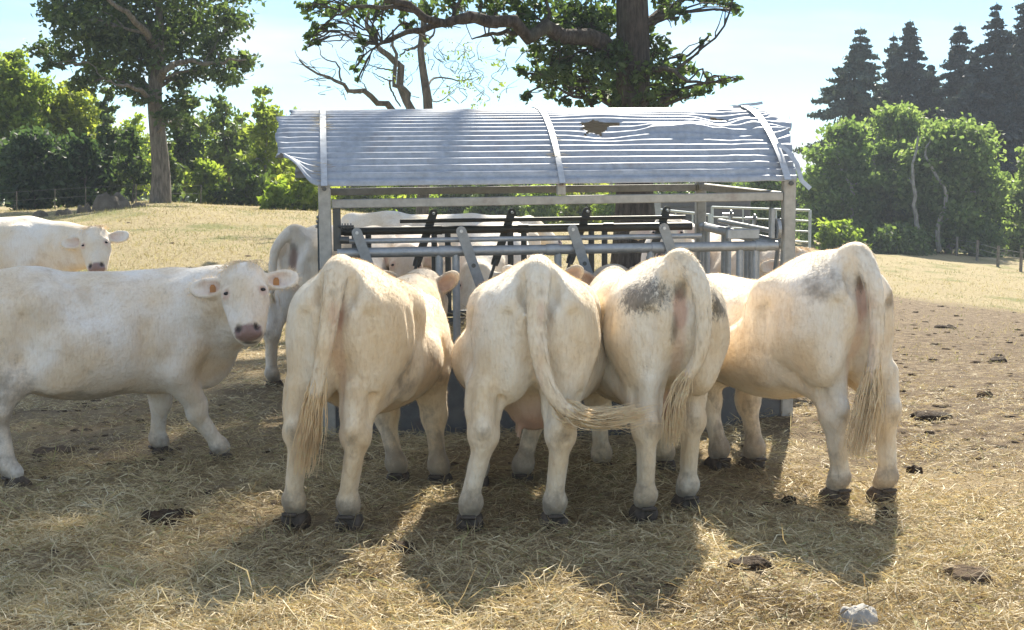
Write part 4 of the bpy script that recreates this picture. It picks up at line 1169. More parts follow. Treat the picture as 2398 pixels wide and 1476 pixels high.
# hay caught under the strap
def wisps(uu, phs, n, sp, seed):
    r = np.random.default_rng(seed); P = []
    ph = -R(1) * r.choice(phs, n) + r.normal(0, 0.022, n)
    for i in range(n):
        w, z = arc(ph[i], 0.016); P.append((uu + r.normal(0, 0.015), w, z))
    az = np.where(r.random(n) < 0.6, math.pi, 0) + r.normal(0, 0.25, n)
    stalks('hay_wisp', np.array(P), r.uniform(0.03, sp, n), np.full(n, 0.0016), az, r.normal(0.05, 0.12, n), r.normal(0, 0.05, n), M_HAY, r.uniform(0.1, 0.75, n), feeder)
wisps(0.0, [14, 18, 22, 24, 38, 41, 44], 130, 0.13, 5)
wisps(1.68, [30, 36, 38], 26, 0.10, 6)
# head-lock panels, one on each side
def panel(length, origin, rotz, bars, slant=1, mat=None):
    M = Matrix.Translation(origin) @ Matrix.Rotation(rotz, 4, 'Z')
    T = lambda u, w, z: M @ Vector((u, w, z))
    g = mat or M_GALV
    m = MB(); m.tube([T(0.08, 0, 1.345), T(length - 0.08, 0, 1.345)], 0.036, 14); rl = m.build('head_rail', g, feeder, True)
    for c in np.arange(0.18, length - 0.1, 0.77):
        m = MB(); m.tube([T(c + 0.62, 0, 1.345), T(min(c + 0.71, length - .08), 0, 1.345)], 0.042, 14); m.build('collar', g, rl, True)
    m = MB(); m.tube([T(0.14, 0.0, 1.427), T(length - 0.65, 0.0, 1.427)], 0.019, 10); m.build('locking_rail', g, feeder, True)
    m = MB(); m.tube([T(0.08, 0, 0.60), T(length - 0.08, 0, 0.60)], 0.03, 10); m.build('lower_rail', g, feeder, True)
    for b in bars:
        a = R(19)
        top = Vector((b, -0.055, 1.49)); d = Vector((math.sin(a) * slant, 0, -math.cos(a))); s = Vector((math.cos(a) * slant, 0, math.sin(a)))
        m = MB(); vs = []; n = 8
        out = []
        for k in range(n + 1):
            t = math.pi * k / n; out.append((-0.036 * math.cos(t), -0.036 * math.sin(t)))
        out += [(0.036, 0.46), (0.030, 0.50), (-0.030, 0.50), (-0.036, 0.46)]
        for y in (-0.006, 0.006): vs += [T(*(top + s * i + d * j + Vector((0, y, 0)))) for i, j in out]
        k = len(out)
        fs = [tuple(range(k)), tuple(range(2 * k - 1, k - 1, -1))] + [(i, i + k, (i + 1) % k + k, (i + 1) % k) for i in range(k)]
        m.add(vs, fs); lb = m.build('lock_bar', M_BAR if mat is None else mat, feeder)
        m = MB(); p0, p1 = top + d * 0.44, top + d * 0.86
        m.tube([T(*(p0 + Vector((0, 0.012, 0)))), T(*(p1 + Vector((0, 0.03, 0))))], 0.024, 8, True, (1, 0.6)); m.build('bar_foot', M_TUB if mat is None else mat, lb, True)
        m = MB(); m.tube([T(b, -0.075, 1.49), T(b, 0.02, 1.49)], 0.012, 8); m.build('pivot_bolt', M_STRAP, lb, True)
        m = MB(); m.tube([T(*(top + d * 0.26 + Vector((0, -0.0075, 0)))), T(*(top + d * 0.26 + Vector((0, -0.004, 0))))], 0.016, 10); m.build('slot', M_DARK_SHADED, lb)
        for du in (0.58, 0.70):
            if b + du < length - 0.1:
                m = MB(); m.tube([T(b + du, 0, 0.60), T(b + du, 0, 1.345)], 0.027, 10); m.build('upright', g, feeder, True)
panel(FL, Vector((0, 0, 0)), 0, (0.22, 0.955, 1.755, 2.42))
panel(FL, Vector((FL, FW, 0)), math.pi, (0.30, 1.03, 1.71, 2.41), 1, M_DARK_SHADED)  # same galvanised panel, its colour darkened to stand for shade under the roof
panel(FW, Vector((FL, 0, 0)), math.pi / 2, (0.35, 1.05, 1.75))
panel(FW, Vector((0, FW, 0)), -math.pi / 2, (0.35, 1.05, 1.75), 1, M_DARK_SHADED)  # left end also takes the darkened steel, shade painted into its colour
# latch plates and disc near the corner posts
m = MB(); m.tube([(FL - 0.10, -0.02, 1.47), (FL - 0.075, -0.02, 1.47)], 0.075, 20); dc = m.build('latch_disc', M_GALV, feeder, False)
m = MB(); m.tube([(FL - 0.13, -0.02, 1.47), (FL - 0.06, -0.02, 1.47)], 0.02, 10); m.build('disc_hub', M_DARK_SHADED, dc, True)
m = MB(); m.box((FL - 0.14, -0.045, 1.40), (FL - 0.11, 0.03, 1.62), None, 0.004); m.build('latch_plate', M_GALV, feeder)
m = MB(); m.box((FL - 0.46, -0.025, 1.40), (FL - 0.22, 0.03, 1.47), None, 0.006); m.build('latch_housing', M_GALV, feeder)
m = MB(); m.box((0.055, -0.02, 1.36), (0.11, 0.03, 1.66), None, 0.004); lp = m.build('latch_plate', M_DARK_SHADED, feeder)
m = MB(); m.tube([(0.10, -0.05, 1.44), (0.165, -0.05, 1.44)], 0.026, 12); m.build('knob', M_DARK_SHADED, lp, True)
m = MB(); m.tube([(0.09, -0.03, 1.535), (0.20, -0.03, 1.535)], 0.008, 8)
for k in range(4): m.tube([(0.115 + 0.02 * k, -0.03, 1.535), (0.123 + 0.02 * k, -0.03, 1.535)], 0.022, 10)
m.build('threaded_rod', M_DARK_SHADED, lp, True)
# trough
for (a, b) in (((0.045, -0.02, -0.08), (FL - 0.045, -0.008, 0.56)), ((0.045, FW + 0.008, -0.08), (FL - 0.045, FW + 0.02, 0.56)), ((-0.02, 0.045, -0.08), (-0.008, FW - 0.045, 0.56)), ((FL + 0.008, 0.045, -0.08), (FL + 0.02, FW - 0.045, 0.56))):
    m = MB(); m.box(a, b); m.build('trough_side', M_TUB, feeder)
m = MB(); m.box((0.02, 0.02, 0.10), (FL - 0.02, FW - 0.02, 0.12)); m.build('trough_floor', M_TUB, feeder)
# hay inside
N = 9000
rf = np.random.default_rng(8)
u_ = rf.uniform(0.1, FL - 0.1, N); w_ = rf.uniform(0.15, FW - 0.15, N)
hz = 0.35 + 0.40 * np.exp(-((u_ - 1.6) / 1.1) ** 2 - ((w_ - 1.3) / 0.8) ** 2) + 0.1 * fbm(u_ * 4, w_ * 4, 2, 3)
Mf = Matrix.LocRotScale(feeder.location, feeder.rotation_euler, None)
PW = np.array([Mf @ Vector((u_[i], w_[i], hz[i] * rf.uniform(0.6, 1.0))) for i in range(N)])
o = stalks('hay_heap', PW, rf.uniform(0.1, 0.3, N), rf.uniform(0.0015, 0.003, N), rf.uniform(0, 6.28, N), rf.normal(0, 0.4, N), rf.normal(0, 0.12, N), M_HAY, rf.uniform(0.05, 0.8, N))
tag(o, 'heap of hay inside the feeder trough', 'hay')
# ------------------------------------------------------------------ trees
HAZE = 0.0006
def make_bark(name, a, b, scale=5.0):
    t = NT(name); oc = t.coord('Object')
    n = t.noise(t.mapping(oc, (6, 6, 1.2)), scale * 0.4, 6, 0.7, 0.4)
    n2 = t.noise(oc, 1.4, 4, 0.6)
    c = t.mix(t.step(n, 0.35, 0.68), a, b)
    c = t.mix(t.math('MULTIPLY', t.step(n2, 0.5, 0.7), 0.35), c, (0.16, 0.17, 0.12))
    return t.done(t.bsdf(c, 0.9, 0, t.bump(n, 1.0, 0.08), 0.2))
M_BARK = make_bark('oak_bark', (0.040, 0.032, 0.027), (0.115, 0.095, 0.080))
M_BARK2 = make_bark('grey_bark', (0.10, 0.09, 0.075), (0.24, 0.21, 0.175))
M_BIRCH = make_bark('pale_bark', (0.20, 0.19, 0.17), (0.42, 0.40, 0.36))
M_LEAF = leafy('leaf', [(0.0, (0.034, 0.050, 0.026)), (0.4, (0.066, 0.094, 0.040)), (0.75, (0.105, 0.138, 0.055)), (1.0, (0.17, 0.20, 0.08))], 0.50, 0.5, 0.35)
M_LEAFY = leafy('young_leaf', [(0.0, (0.11, 0.14, 0.042)), (0.4, (0.20, 0.24, 0.07)), (0.8, (0.29, 0.31, 0.10)), (1.0, (0.36, 0.36, 0.13))], 0.66, 0.5, 0.3, (1.7, 1.75, 0.85))
M_NEEDLE = leafy('needle', [(0.0, (0.026, 0.038, 0.034)), (0.5, (0.050, 0.070, 0.060)), (1.0, (0.09, 0.115, 0.09))], 0.12, 0.6, 0.25)

def leaf_mesh(C, size, rnd, rng, elong=1.0, droop=0.0):
    """one folded diamond per leaf"""
    n = len(C)
    d = rng.normal(size=(n, 3)); d[:, 2] -= droop; d /= np.linalg.norm(d, axis=1)[:, None]
    a = rng.normal(size=(n, 3)); s = np.cross(d, a); s /= np.linalg.norm(s, axis=1)[:, None] + 1e-9
    up = np.cross(s, d)
    L = (size * elong)[:, None]; W = size[:, None]
    V = np.stack([C - d * L * .5, C + s * W * .42 + up * W * .12, C + d * L * .5, C - s * W * .42 + up * W * .12], 1).reshape(-1, 3)
    F = (np.arange(n) * 4)[:, None] + np.arange(4)[None]
    me = mesh_np('crown', V, F, False)
    vattr(me, 'rnd', np.repeat(rnd, 4))
    return me
def clouds(cl, rng, per=26, sig=0.16, dens=1.0):
    """leaf centres in clumps: cl = list of (centre, radius, leaves)"""
    out, rn = [], []
    for (c, r, n) in cl:
        n = int(n * dens); k = max(2, n // per)
        r = np.array(r if hasattr(r, '__len__') else (r, r, r), float)
        q = rng.normal(size=(k, 3)); q /= np.linalg.norm(q, axis=1)[:, None]
        q *= (rng.random(k) ** 0.45)[:, None]
        j = rng.integers(0, k, n)
        p = q[j] + rng.normal(size=(n, 3)) * sig
        out.append(np.array(c) + p * r)
        tone = rng.uniform(-0.22, 0.22, k)
        rn.append(np.clip(rng.beta(2, 2, n) * .75 + 0.12 + tone[j], 0, 1))
    return np.concatenate(out), np.concatenate(rn)
def limb_pts(a, b, rng, n=7, sag=0.10):
    a, b = np.array(a, float), np.array(b, float); L = np.linalg.norm(b - a)
    o = rng.normal(size=3) * L * 0.09; t = np.linspace(0, 1, n)[:, None]
    P = a + (b - a) * t + o * np.sin(t * math.pi) + np.array((0, 0, 1)) * L * sag * np.sin(t * math.pi)
    P[1:-1] += rng.normal(size=(n - 2, 3)) * L * 0.022
    return P
def tree(name, label, trunk, tr, limbs, clusters, leaf, seed, lmat, bmat, tint=(1, 1, 1), auto=True, per=26, sig=0.16, elong=1.5, group=None, twig=0.02):
    """trunk: points with radii; limbs: list of (points, r0, r1); clusters: (centre, radius, leaves)"""
    rng = np.random.default_rng(seed)
    base = trunk[0]
    root = empty(name, base)
    o3 = np.array(base)
    m = MB(); P = curve_pts(trunk, 14); rr = np.interp(np.linspace(0, 1, 14), np.linspace(0, 1, len(tr)), tr)
    m.tube([Vector(p - o3) for p in P], list(rr), 14); m.build('trunk', bmat, root, True)
    skel = [(p, r) for p, r in zip(P, rr)]
    lm = MB(); any_l = False
    for (pts, r0, r1) in limbs:
        Q = curve_pts(pts, 14); Q[1:-1] += rng.normal(size=(12, 3)) * r0 * 0.35; qr = np.linspace(r0, r1, 14)
        if r0 >= 0.05:
            m1 = MB(); m1.tube([Vector(p - o3) for p in Q], list(qr), 10); m1.build('limb', bmat, root, True)
        else:
            lm.tube([Vector(p - o3) for p in Q], list(qr), 6); any_l = True
        skel += [(p, r) for p, r in zip(Q, qr)]
    if auto:
        S = np.array([s[0] for s in skel]); SR = np.array([s[1] for s in skel])
        for (c, r, n) in clusters:
            c = np.array(c); dz = np.maximum(0, S[:, 2] - c[2] + 0.15 * np.linalg.norm(S[:, :2] - c[:2], axis=1))
            i = int(np.argmin(np.linalg.norm(S - c, axis=1) + 2.0 * dz))
            L = np.linalg.norm(c - S[i])
            if L < 0.3: continue
            r0 = min(SR[i] * 0.6, 0.02 + 0.022 * L)
            Q = limb_pts(S[i], c, rng)
            lm.tube([Vector(p - o3) for p in Q], list(np.linspace(r0, twig, len(Q))), 5, False); any_l = True
            rad = np.array(r if hasattr(r, '__len__') else (r, r, r))
            for _ in range(3):
                e = c + rng.normal(size=3) * rad * 0.45
                Q2 = limb_pts(Q[rng.integers(3, 6)], e, rng, 5)
                lm.tube([Vector(p - o3) for p in Q2], list(np.linspace(max(twig, r0 * .45), twig * .4, 5)), 3, False)
    if any_l:
        b = lm.build('branches', bmat, root, True); b['kind'] = 'stuff'
    if clusters:
        C, rnd = clouds(clusters, rng, per, sig)
        me = leaf_mesh(C - o3, leaf * rng.uniform(0.65, 1.3, len(C)), rnd, rng, elong)
        o = link('crown', me, lmat, root); o.color = (*tint, 1)
    tag(root, label, 'tree', group)
    return root
def gz_(x, y): return float(height(np.array([x]), np.array([y]))[0])
def W3(px, py, d, dd=0.0): p = at(px, py, d + dd); return (p.x, p.y, p.z)
def cl(lst, d, s, spread, seed, dens=1.0, flat=0.8):
    """clusters from rough crown layout: (px, py, radius in px) at depth d with real spread in depth"""
    r = np.random.default_rng(seed); out = []
    for (a, b, q, *k) in lst:
        rad = q / s
        out.append((W3(a, b, d, r.uniform(-spread, spread)), (rad, rad, rad * flat), int(dens * (k[0] if k else 1) * rad * rad * 100)))
    return out

# ---- the big oak on the left rise
D = 55.0; S = FPX / D
bx = at(375, 480, D); b0 = (bx.x, D, gz_(bx.x, D) - 0.2)
T = [b0, W3(377, 400, D), W3(368, 300, D), W3(362, 220, D), W3(372, 130, D), W3(372, 20, D), W3(365, -160, D)]
L1 = [([W3(362, 225, D), W3(330, 190, D, 1), W3(270, 165, D, 1), W3(190, 150, D, 2), W3(100, 120, D, 2)], 0.16, 0.03),
      ([W3(372, 185, D), W3(395, 160, D, -1), W3(440, 150, D, -1), W3(520, 145, D, -2), W3(575, 140, D, -2)], 0.16, 0.03),
      ([W3(370, 120, D), W3(330, 60, D, -2), W3(270, 10, D, -3), W3(220, -40, D, -3)], 0.15, 0.04),
      ([W3(372, 80, D), W3(420, 30, D, 2), W3(480, -20, D, 3)], 0.14, 0.04),
      ([W3(362, 240, D), W3(335, 215, D, -2), W3(290, 200, D, -3), W3(250, 190, D, -3)], 0.11, 0.03)]
C1 = [(340, 60, 85), (245, 45, 75), (180, 60, 60), (455, 50, 80), (540, 50, 50), (330, 135, 62), (400, 110, 60), (150, 125, 38), (88, 112, 28), (120, 150, 25), (225, 165, 45), (290, 185, 48),
      (250, 110, 60), (430, 195, 38), (500, 115, 45), (562, 150, 38), (520, 170, 36), (425, 245, 36), (395, 275, 30), (330, 225, 30), (465, 165, 35), (150, 20, 50), (200, 195, 30), (545, 190, 22), (440, 290, 22),
      (340, -70, 120), (220, -60, 100), (470, -60, 100), (330, -190, 110), (560, -30, 50), (130, -20, 50)]
tree('oak_tree', 'large dark oak standing on the grassy rise above the two staring cows', T, [0.42, 0.33, 0.29, 0.26, 0.2, 0.13, 0.06], L1, cl(C1, D, S, 2.4, 1, 7.5), 0.165, 2, M_LEAF, M_BARK2, (1.0, 1.08, 1.05), per=12, sig=0.26)

# ---- the great oak behind the feeder
D = 32.0; S = FPX / D
bx = at(1487, 600, D); b0 = (bx.x, D, gz_(bx.x, D) - 0.2)
T = [b0, W3(1487, 500, D), W3(1485, 350, D), W3(1482, 200, D), W3(1482, 80, D), W3(1478, -60, D), W3(1470, -400, D), (b0[0] - .3, D - .5, 14.0), (b0[0] - 1.0, D - 1.0, 20.0)]
L2 = [([W3(1450, 140, D), W3(1390, 95, D, -.6), W3(1310, 72, D, -1), W3(1240, 78, D, -1.4), W3(1165, 52, D, -1.6), W3(1120, 40, D, -1.8), W3(1060, 38, D, -2), W3(980, 28, D, -2.2), W3(900, 0, D, -2.4)], 0.20, 0.06),
      ([W3(1165, 55, D, -1.6), W3(1080, 45, D, -1.2), W3(1000, 62, D, -1), W3(935, 85, D, -.8), W3(885, 105, D, -.6)], 0.11, 0.03),
      ([W3(1240, 78, D, -1.4), W3(1160, 78, D, -1), W3(1105, 92, D, -.8)], 0.06, 0.015),
      ([W3(1500, 70, D), W3(1530, 40, D, 1), W3(1575, -15, D, 2), W3(1640, -90, D, 3)], 0.16, 0.06),
      ([W3(1470, 300, D), W3(1430, 245, D, 1), W3(1385, 205, D, 2), W3(1330, 175, D, 2.5), W3(1280, 160, D, 3)], 0.13, 0.03),
      ([W3(1500, 180, D), W3(1560, 160, D, -1), W3(1620, 190, D, -1.5), W3(1730, 185, D, -2)], 0.07, 0.012),
      ([W3(980, 28, D, -2.2), W3(860, 15, D, -2.4), W3(790, 35, D, -2.4), W3(745, 70, D, -2.4)], 0.05, 0.012),
      ([(b0[0] - .3, D - .3, 11.0), (b0[0] - 2, D - 1, 14.5), (b0[0] - 4, D - 1.5, 17.5)], 0.2, 0.06),
      ([(b0[0] - .3, D - .4, 12.5), (b0[0] + .8, D - 2, 16.5), (b0[0] + 1.4, D - 3, 20)], 0.18, 0.06),
      ([(b0[0] - .3, D - .3, 12.0), (b0[0] - 2, D + 2, 16.0), (b0[0] - 3, D + 3, 20)], 0.18, 0.06)]
C2 = [(1250, 35, 48), (1180, 20, 42), (1320, 30, 45), (1390, 50, 50), (1310, 120, 50), (1250, 135, 32), (1380, 130, 50), (1290, 195, 38), (1350, 180, 48), (1420, 170, 48), (1415, 100, 45), (1380, 230, 32, .9), (1240, 215, 22), (1310, 235, 26),
      (1230, 180, 26), (1545, 120, 36), (1575, 170, 40), (1600, 215, 32), (1560, 225, 34), (1655, 200, 26), (1690, 190, 18), (1725, 185, 12), (1530, 165, 40), (1590, 40, 26), (1560, 10, 36), (1610, -10, 36), (1725, 25, 22), (1680, 5, 26), (1715, 0, 22), (1650, 8, 20), (1600, 130, 14), (1645, 105, 12, .6), (1660, 85, 8, .6), (1620, 160, 14, .7),
      (1130, 5, 40), (1060, 10, 40), (1000, 20, 38), (940, 25, 36), (890, 20, 34), (840, 15, 30), (790, 22, 28), (760, 10, 32), (715, 25, 24), (740, 65, 24), (728, 95, 20), (722, 110, 12), (770, 55, 18), (845, 95, 18), (850, 125, 16), (830, 160, 13), (838, 185, 9, .8), (880, 70, 16), (960, 60, 18), (1040, 55, 16), (1000, 95, 10),
      (1490, 160, 40, .7), (1480, 60, 30, .7), (1500, 215, 30, .7), (1200, 95, 22), (1160, 100, 14, .7), (1270, 80, 30), (1350, 85, 40),
      (1300, 60, 55), (1350, 40, 55), (1420, 30, 50), (1440, 130, 45), (1400, 190, 45), (1330, 145, 50), (1270, 170, 40), (1450, 210, 40), (1520, 90, 36), (1540, 200, 44), (1510, 130, 40), (1600, 180, 34), (1230, 60, 40), (1640, 220, 26), (1520, 240, 34), (1440, 245, 30),
      (1250, -60, 80, .6), (1450, -60, 80, .6), (1100, -60, 60, .6), (1650, -70, 60, .6)]
cc = cl(C2, D, S, 1.0, 3, 10.0, 0.9)
# the upper crown, above the picture, that throws the shade over the ground on the left
rt = np.random.default_rng(9)
nsh = 0
while nsh < 110:
    hh = rt.uniform(13.0, 24.0); gx, gy = rt.uniform(-7.5, -1.75), rt.uniform(3.6, 14.0)
    px_, py_ = gx + 0.2588 * hh, gy + 1.121 * hh
    if abs(py_ - 32) > 7.5 or abs(px_ - 1.0) > 6.5: continue
    cc.append(((px_, py_, hh), rt.uniform(0.8, 1.3), 250)); nsh += 1
tree('oak_tree', 'great oak with thick dark trunk rising behind the feeder roof', T, [0.60, 0.42, 0.38, 0.37, 0.36, 0.33, 0.28, 0.2, 0.06], L2, cc, 0.115, 4, M_LEAF, M_BARK, (0.95, 1.05, 1.0), per=14, sig=0.24)

# ---- the half-dead tree with bare twigs
D = 40.0; S = FPX / D
bx = at(985, 560, D); b0 = (bx.x, D, gz_(bx.x, D) - 0.2)
T = [b0, W3(992, 440, D), W3(1000, 330, D), W3(1003, 250, D), W3(990, 160, D), W3(985, 110, D), W3(992, 60, D), W3(990, -20, D)]
L3 = [([W3(985, 420, D), W3(975, 300, D), W3(945, 220, D), W3(930, 150, D), W3(905, 125, D), W3(880, 105, D), W3(865, 95, D)], 0.14, 0.05),
      ([W3(975, 330, D, -1), W3(957, 245, D, -1), W3(945, 210, D, -1), W3(922, 190, D, -1), W3(925, 120, D, -1), W3(920, 70, D, -1)], 0.10, 0.03),
      ([W3(972, 330, D), W3(915, 250, D, -.5), W3(880, 235, D, -.8), W3(858, 212, D, -1), W3(820, 215, D, -1), W3(800, 192, D, -1.2), W3(775, 185, D, -1.2), W3(735, 160, D, -1.3), W3(700, 140, D, -1.4)], 0.10, 0.02),
      ([W3(800, 190, D, -1.2), W3(790, 150, D, -1.2), W3(755, 135, D, -1.2), W3(748, 110, D, -1.2)], 0.03, 0.008),
      ([W3(775, 185, D, -1.2), W3(740, 185, D, -1.2), W3(712, 192, D, -1.2)], 0.02, 0.006),
      ([W3(858, 212, D, -1), W3(850, 195, D, -1), W3(830, 185, D, -1)], 0.02, 0.006),
      ([W3(735, 160, D, -1.3), W3(700, 150, D, -1.3), W3(680, 145, D, -1.3)], 0.014, 0.006), ([W3(720, 152, D, -1.3), W3(698, 135, D, -1.3), W3(690, 118, D, -1.3)], 0.014, 0.006),
      ([W3(1000, 200, D), W3(1025, 180, D, 1), W3(1080, 190, D, 1.2), W3(1120, 180, D, 1.4)], 0.035, 0.01),
      ([W3(990, 110, D), W3(1010, 90, D, .6), W3(1022, 60, D, .8), W3(1040, 58, D, 1), W3(1080, 66, D, 1)], 0.04, 0.012),
      ([W3(990, 108, D), W3(960, 115, D, .3), W3(935, 130, D, .3)], 0.045, 0.02),
      ([W3(925, 165, D), W3(890, 160, D, .3), W3(860, 150, D, .5)], 0.03, 0.008),
      ([W3(925, 190, D), W3(900, 185, D, -.5), W3(870, 170, D, -.5)], 0.025, 0.008),
      ([W3(870, 100, D), W3(862, 60, D), W3(860, 10, D), W3(858, -30, D)], 0.07, 0.03),
      ([W3(830, 105, D), W3(822, 90, D), W3(820, 60, D)], 0.012, 0.005), ([W3(868, 115, D), W3(835, 100, D), W3(820, 92, D), W3(805, 108, D)], 0.014, 0.006),
      ([W3(912, 190, D), W3(918, 215, D, .4), W3(938, 250, D, .4)], 0.03, 0.02), ([W3(1003, 235, D), W3(1030, 237, D, .4), W3(1060, 215, D, .4), W3(1080, 195, D, .4)], 0.02, 0.006)]
rt = np.random.default_rng(15)
for i in range(46):      # fine twigs
    a = (rt.uniform(1010, 1190), rt.uniform(110, 250)); k = rt.uniform(-1, 1.5)
    L3.append(([W3(a[0], a[1], D, k), W3(a[0] + rt.uniform(-25, 25), a[1] - rt.uniform(8, 30), D, k), W3(a[0] + rt.uniform(-45, 45), a[1] - rt.uniform(20, 55), D, k)], 0.012, 0.004))
for i in range(60):
    a = (rt.uniform(740, 1010), rt.uniform(70, 235)); k = rt.uniform(-1, 1)
    L3.append(([W3(a[0], a[1], D, k), W3(a[0] + rt.uniform(-25, 25), a[1] - rt.uniform(0, 25), D, k), W3(a[0] + rt.uniform(-50, 40), a[1] - rt.uniform(5, 40), D, k)], 0.012, 0.004))
C3 = [(1090, 150, 55, .22), (1130, 190, 45, .25), (1060, 110, 40, .2), (1120, 230, 35, .3), (1060, 215, 40, .2), (1150, 160, 30, .35), (960, 140, 50, .15), (1170, 210, 22, .6), (900, 190, 40, .10)]
tree('old_tree', 'half-bare tree with crooked grey limbs and dead twigs above the feeder roof', T, [0.20, 0.16, 0.14, 0.13, 0.10, 0.09, 0.08, 0.05], L3, cl(C3, D, S, 1.2, 5, 5.0), 0.075, 6, M_LEAFY, M_BARK2, (0.7, 0.8, 0.8), auto=False, per=6, sig=0.2)

# ---- the hedge of young trees along the left
def small_tree(px, py0, py1, wpx, d, label, mat, tint, seed, dens=3.0, leaf=0.20, bmat=None, shape='oval', name='young_tree', low=0.25, group='trees in the hedge on the left', spread=1.0):
    s = FPX / d
    x = at(px, 480, d).x; gz = gz_(x, d)
    zt = at(px, py0, d).z; H = zt - gz; w = wpx / s
    r = np.random.default_rng(seed)
    trunk = [(x, d, gz - 0.1), (x + r.normal() * .1, d, gz + H * .35), (x + r.normal() * .15, d, gz + H * .65), (x + r.normal() * .1, d, gz + H * .93)]
    cs = []
    n = max(8, int(2.8 * H))
    for i in range(n):
        q = low + (1 - low) * (i + r.uniform(0, .9)) / n
        if shape == 'oval': e = math.sin(math.pi * min(1, (q - low) / (1 - low) * .86 + .12)) ** .7
        elif shape == 'cone': e = max(0.14, 1.05 - q) / (1.05 - low)
        else: e = max(0.25, math.sqrt(max(0, 1 - ((q - low) / (1 - low)) ** 2.2)))
        for k in range(2 if w < 1.6 else 3):
            a = r.uniform(0, 6.28); rad = w * e * r.uniform(0.15, 0.75)
            cr = w * e * r.uniform(0.28, 0.5) + 0.15
            cs.append(((x + math.cos(a) * rad, d + math.sin(a) * rad * spread, gz + H * min(q, 0.97)), (cr, cr, cr * .75), int(dens * 105 * cr * cr)))
    rt_ = max(0.04, H * 0.012)
    return tree(name, label, trunk, [rt_ * 1.3, rt_, rt_ * .7, 0.02], [], cs, leaf, seed + 7, mat, bmat or M_BARK2, tint, True, 14, 0.30, 1.4, group, 0.012)
small_tree(35, 120, 480, 95, 66, 'tall light green tree at the very edge behind the hedge', M_LEAFY, (0.85, 0.95, 0.8), 101, 3.0)
small_tree(165, 195, 480, 105, 68, 'yellow-green broad tree between the edge tree and the dark spruce', M_LEAFY, (1.0, 1.0, 0.8), 102, 3.0)
small_tree(258, 205, 475, 75, 62, 'grey-green drooping spruce left of the rise oak', M_LEAF, (1.25, 1.25, 1.5), 103, 4.5, shape='cone', low=0.1, name='spruce_tree')
small_tree(80, 310, 480, 105, 60, 'dark low thicket tree at the edge of the hedge', M_LEAF, (0.75, 0.9, 1.1), 104, 4.5, low=0.08)
small_tree(200, 330, 480, 90, 60, 'dark bushy thicket tree beside the spruce', M_LEAF, (0.7, 0.85, 1.0), 105, 4.5, low=0.08)
small_tree(310, 300, 478, 50, 59, 'dark leafy sapling just left of the rise oak trunk', M_LEAF, (0.85, 0.95, 1.0), 106, 4.0, low=0.12)
small_tree(430, 235, 478, 55, 64, 'narrow dark green tree just right of the rise oak trunk', M_LEAF, (1.0, 1.1, 1.0), 107, 3.0, low=0.2)
small_tree(525, 222, 478, 60, 66, 'slender upright green tree with visible stem in the hedge gap', M_LEAF, (1.5, 1.5, 1.3), 108, 2.4, low=0.25)
small_tree(618, 205, 490, 62, 64, 'feathery birch with thin pale stem beside the feeder roof', M_LEAFY, (0.85, 0.92, 0.85), 109, 2.2, low=0.15, bmat=M_BIRCH, name='birch_tree')
small_tree(695, 250, 490, 40, 67, 'thin drooping birch touching the roof corner', M_LEAFY, (0.85, 0.95, 0.85), 110, 1.8, low=0.2, bmat=M_BIRCH, name='birch_tree')
small_tree(400, 330, 478, 42, 60, 'low green shrub by the foot of the rise oak', M_LEAF, (1.4, 1.4, 1.1), 111, 3.2, low=0.05, name='hedge_shrub', shape='dome')
small_tree(480, 375, 480, 55, 62, 'lime green shrub under the slender upright tree', M_LEAFY, (0.9, 1.0, 0.8), 112, 3.2, low=0.05, name='hedge_shrub', shape='dome')
small_tree(570, 385, 490, 60, 61, 'dense dark shrub under the feathery birch', M_LEAF, (1.2, 1.25, 1.0), 113, 3.6, low=0.05, name='hedge_shrub', shape='dome')
small_tree(710, 400, 500, 75, 58, 'bright yellow-green shrub beside the feeder corner post', M_LEAFY, (1.05, 1.1, 0.8), 114, 3.6, low=0.05, name='hedge_shrub', shape='dome')
small_tree(645, 430, 495, 35, 57, 'small round shrub left of the bright shrub', M_LEAFY, (0.85, 1.0, 0.75), 115, 3.4, low=0.05, name='hedge_shrub', shape='dome')
small_tree(470, 270, 480, 62, 72, 'pale green tree behind the gap right of the rise oak', M_LEAFY, (0.85, 0.95, 0.8), 116, 2.6, low=0.1)
small_tree(575, 262, 490, 62, 73, 'light green tree between the slender tree and the birch', M_LEAFY, (0.9, 1.0, 0.8), 117, 2.6, low=0.1)
small_tree(655, 262, 490, 60, 74, 'yellowish tree behind the birch beside the roof', M_LEAFY, (1.0, 1.0, 0.75), 118, 2.8, low=0.1)
small_tree(110, 215, 480, 70, 74, 'sunlit tree peeping between the edge tree and the broad tree', M_LEAFY, (1.05, 1.05, 0.8), 119, 3.0, low=0.15)
small_tree(230, 240, 480, 60, 76, 'sunlit tree behind the drooping spruce', M_LEAFY, (1.0, 1.05, 0.8), 120, 3.0, low=0.15)
small_tree(320, 270, 480, 70, 78, 'bright green tree deep behind the rise oak trunk', M_LEAFY, (1.0, 1.1, 0.8), 121, 3.0, low=0.1)
small_tree(740, 330, 495, 45, 76, 'leafy tree half hidden by the feeder corner post', M_LEAFY, (0.9, 1.0, 0.8), 122, 3.0, low=0.1)
gb = 'bushes seen through the feeder'
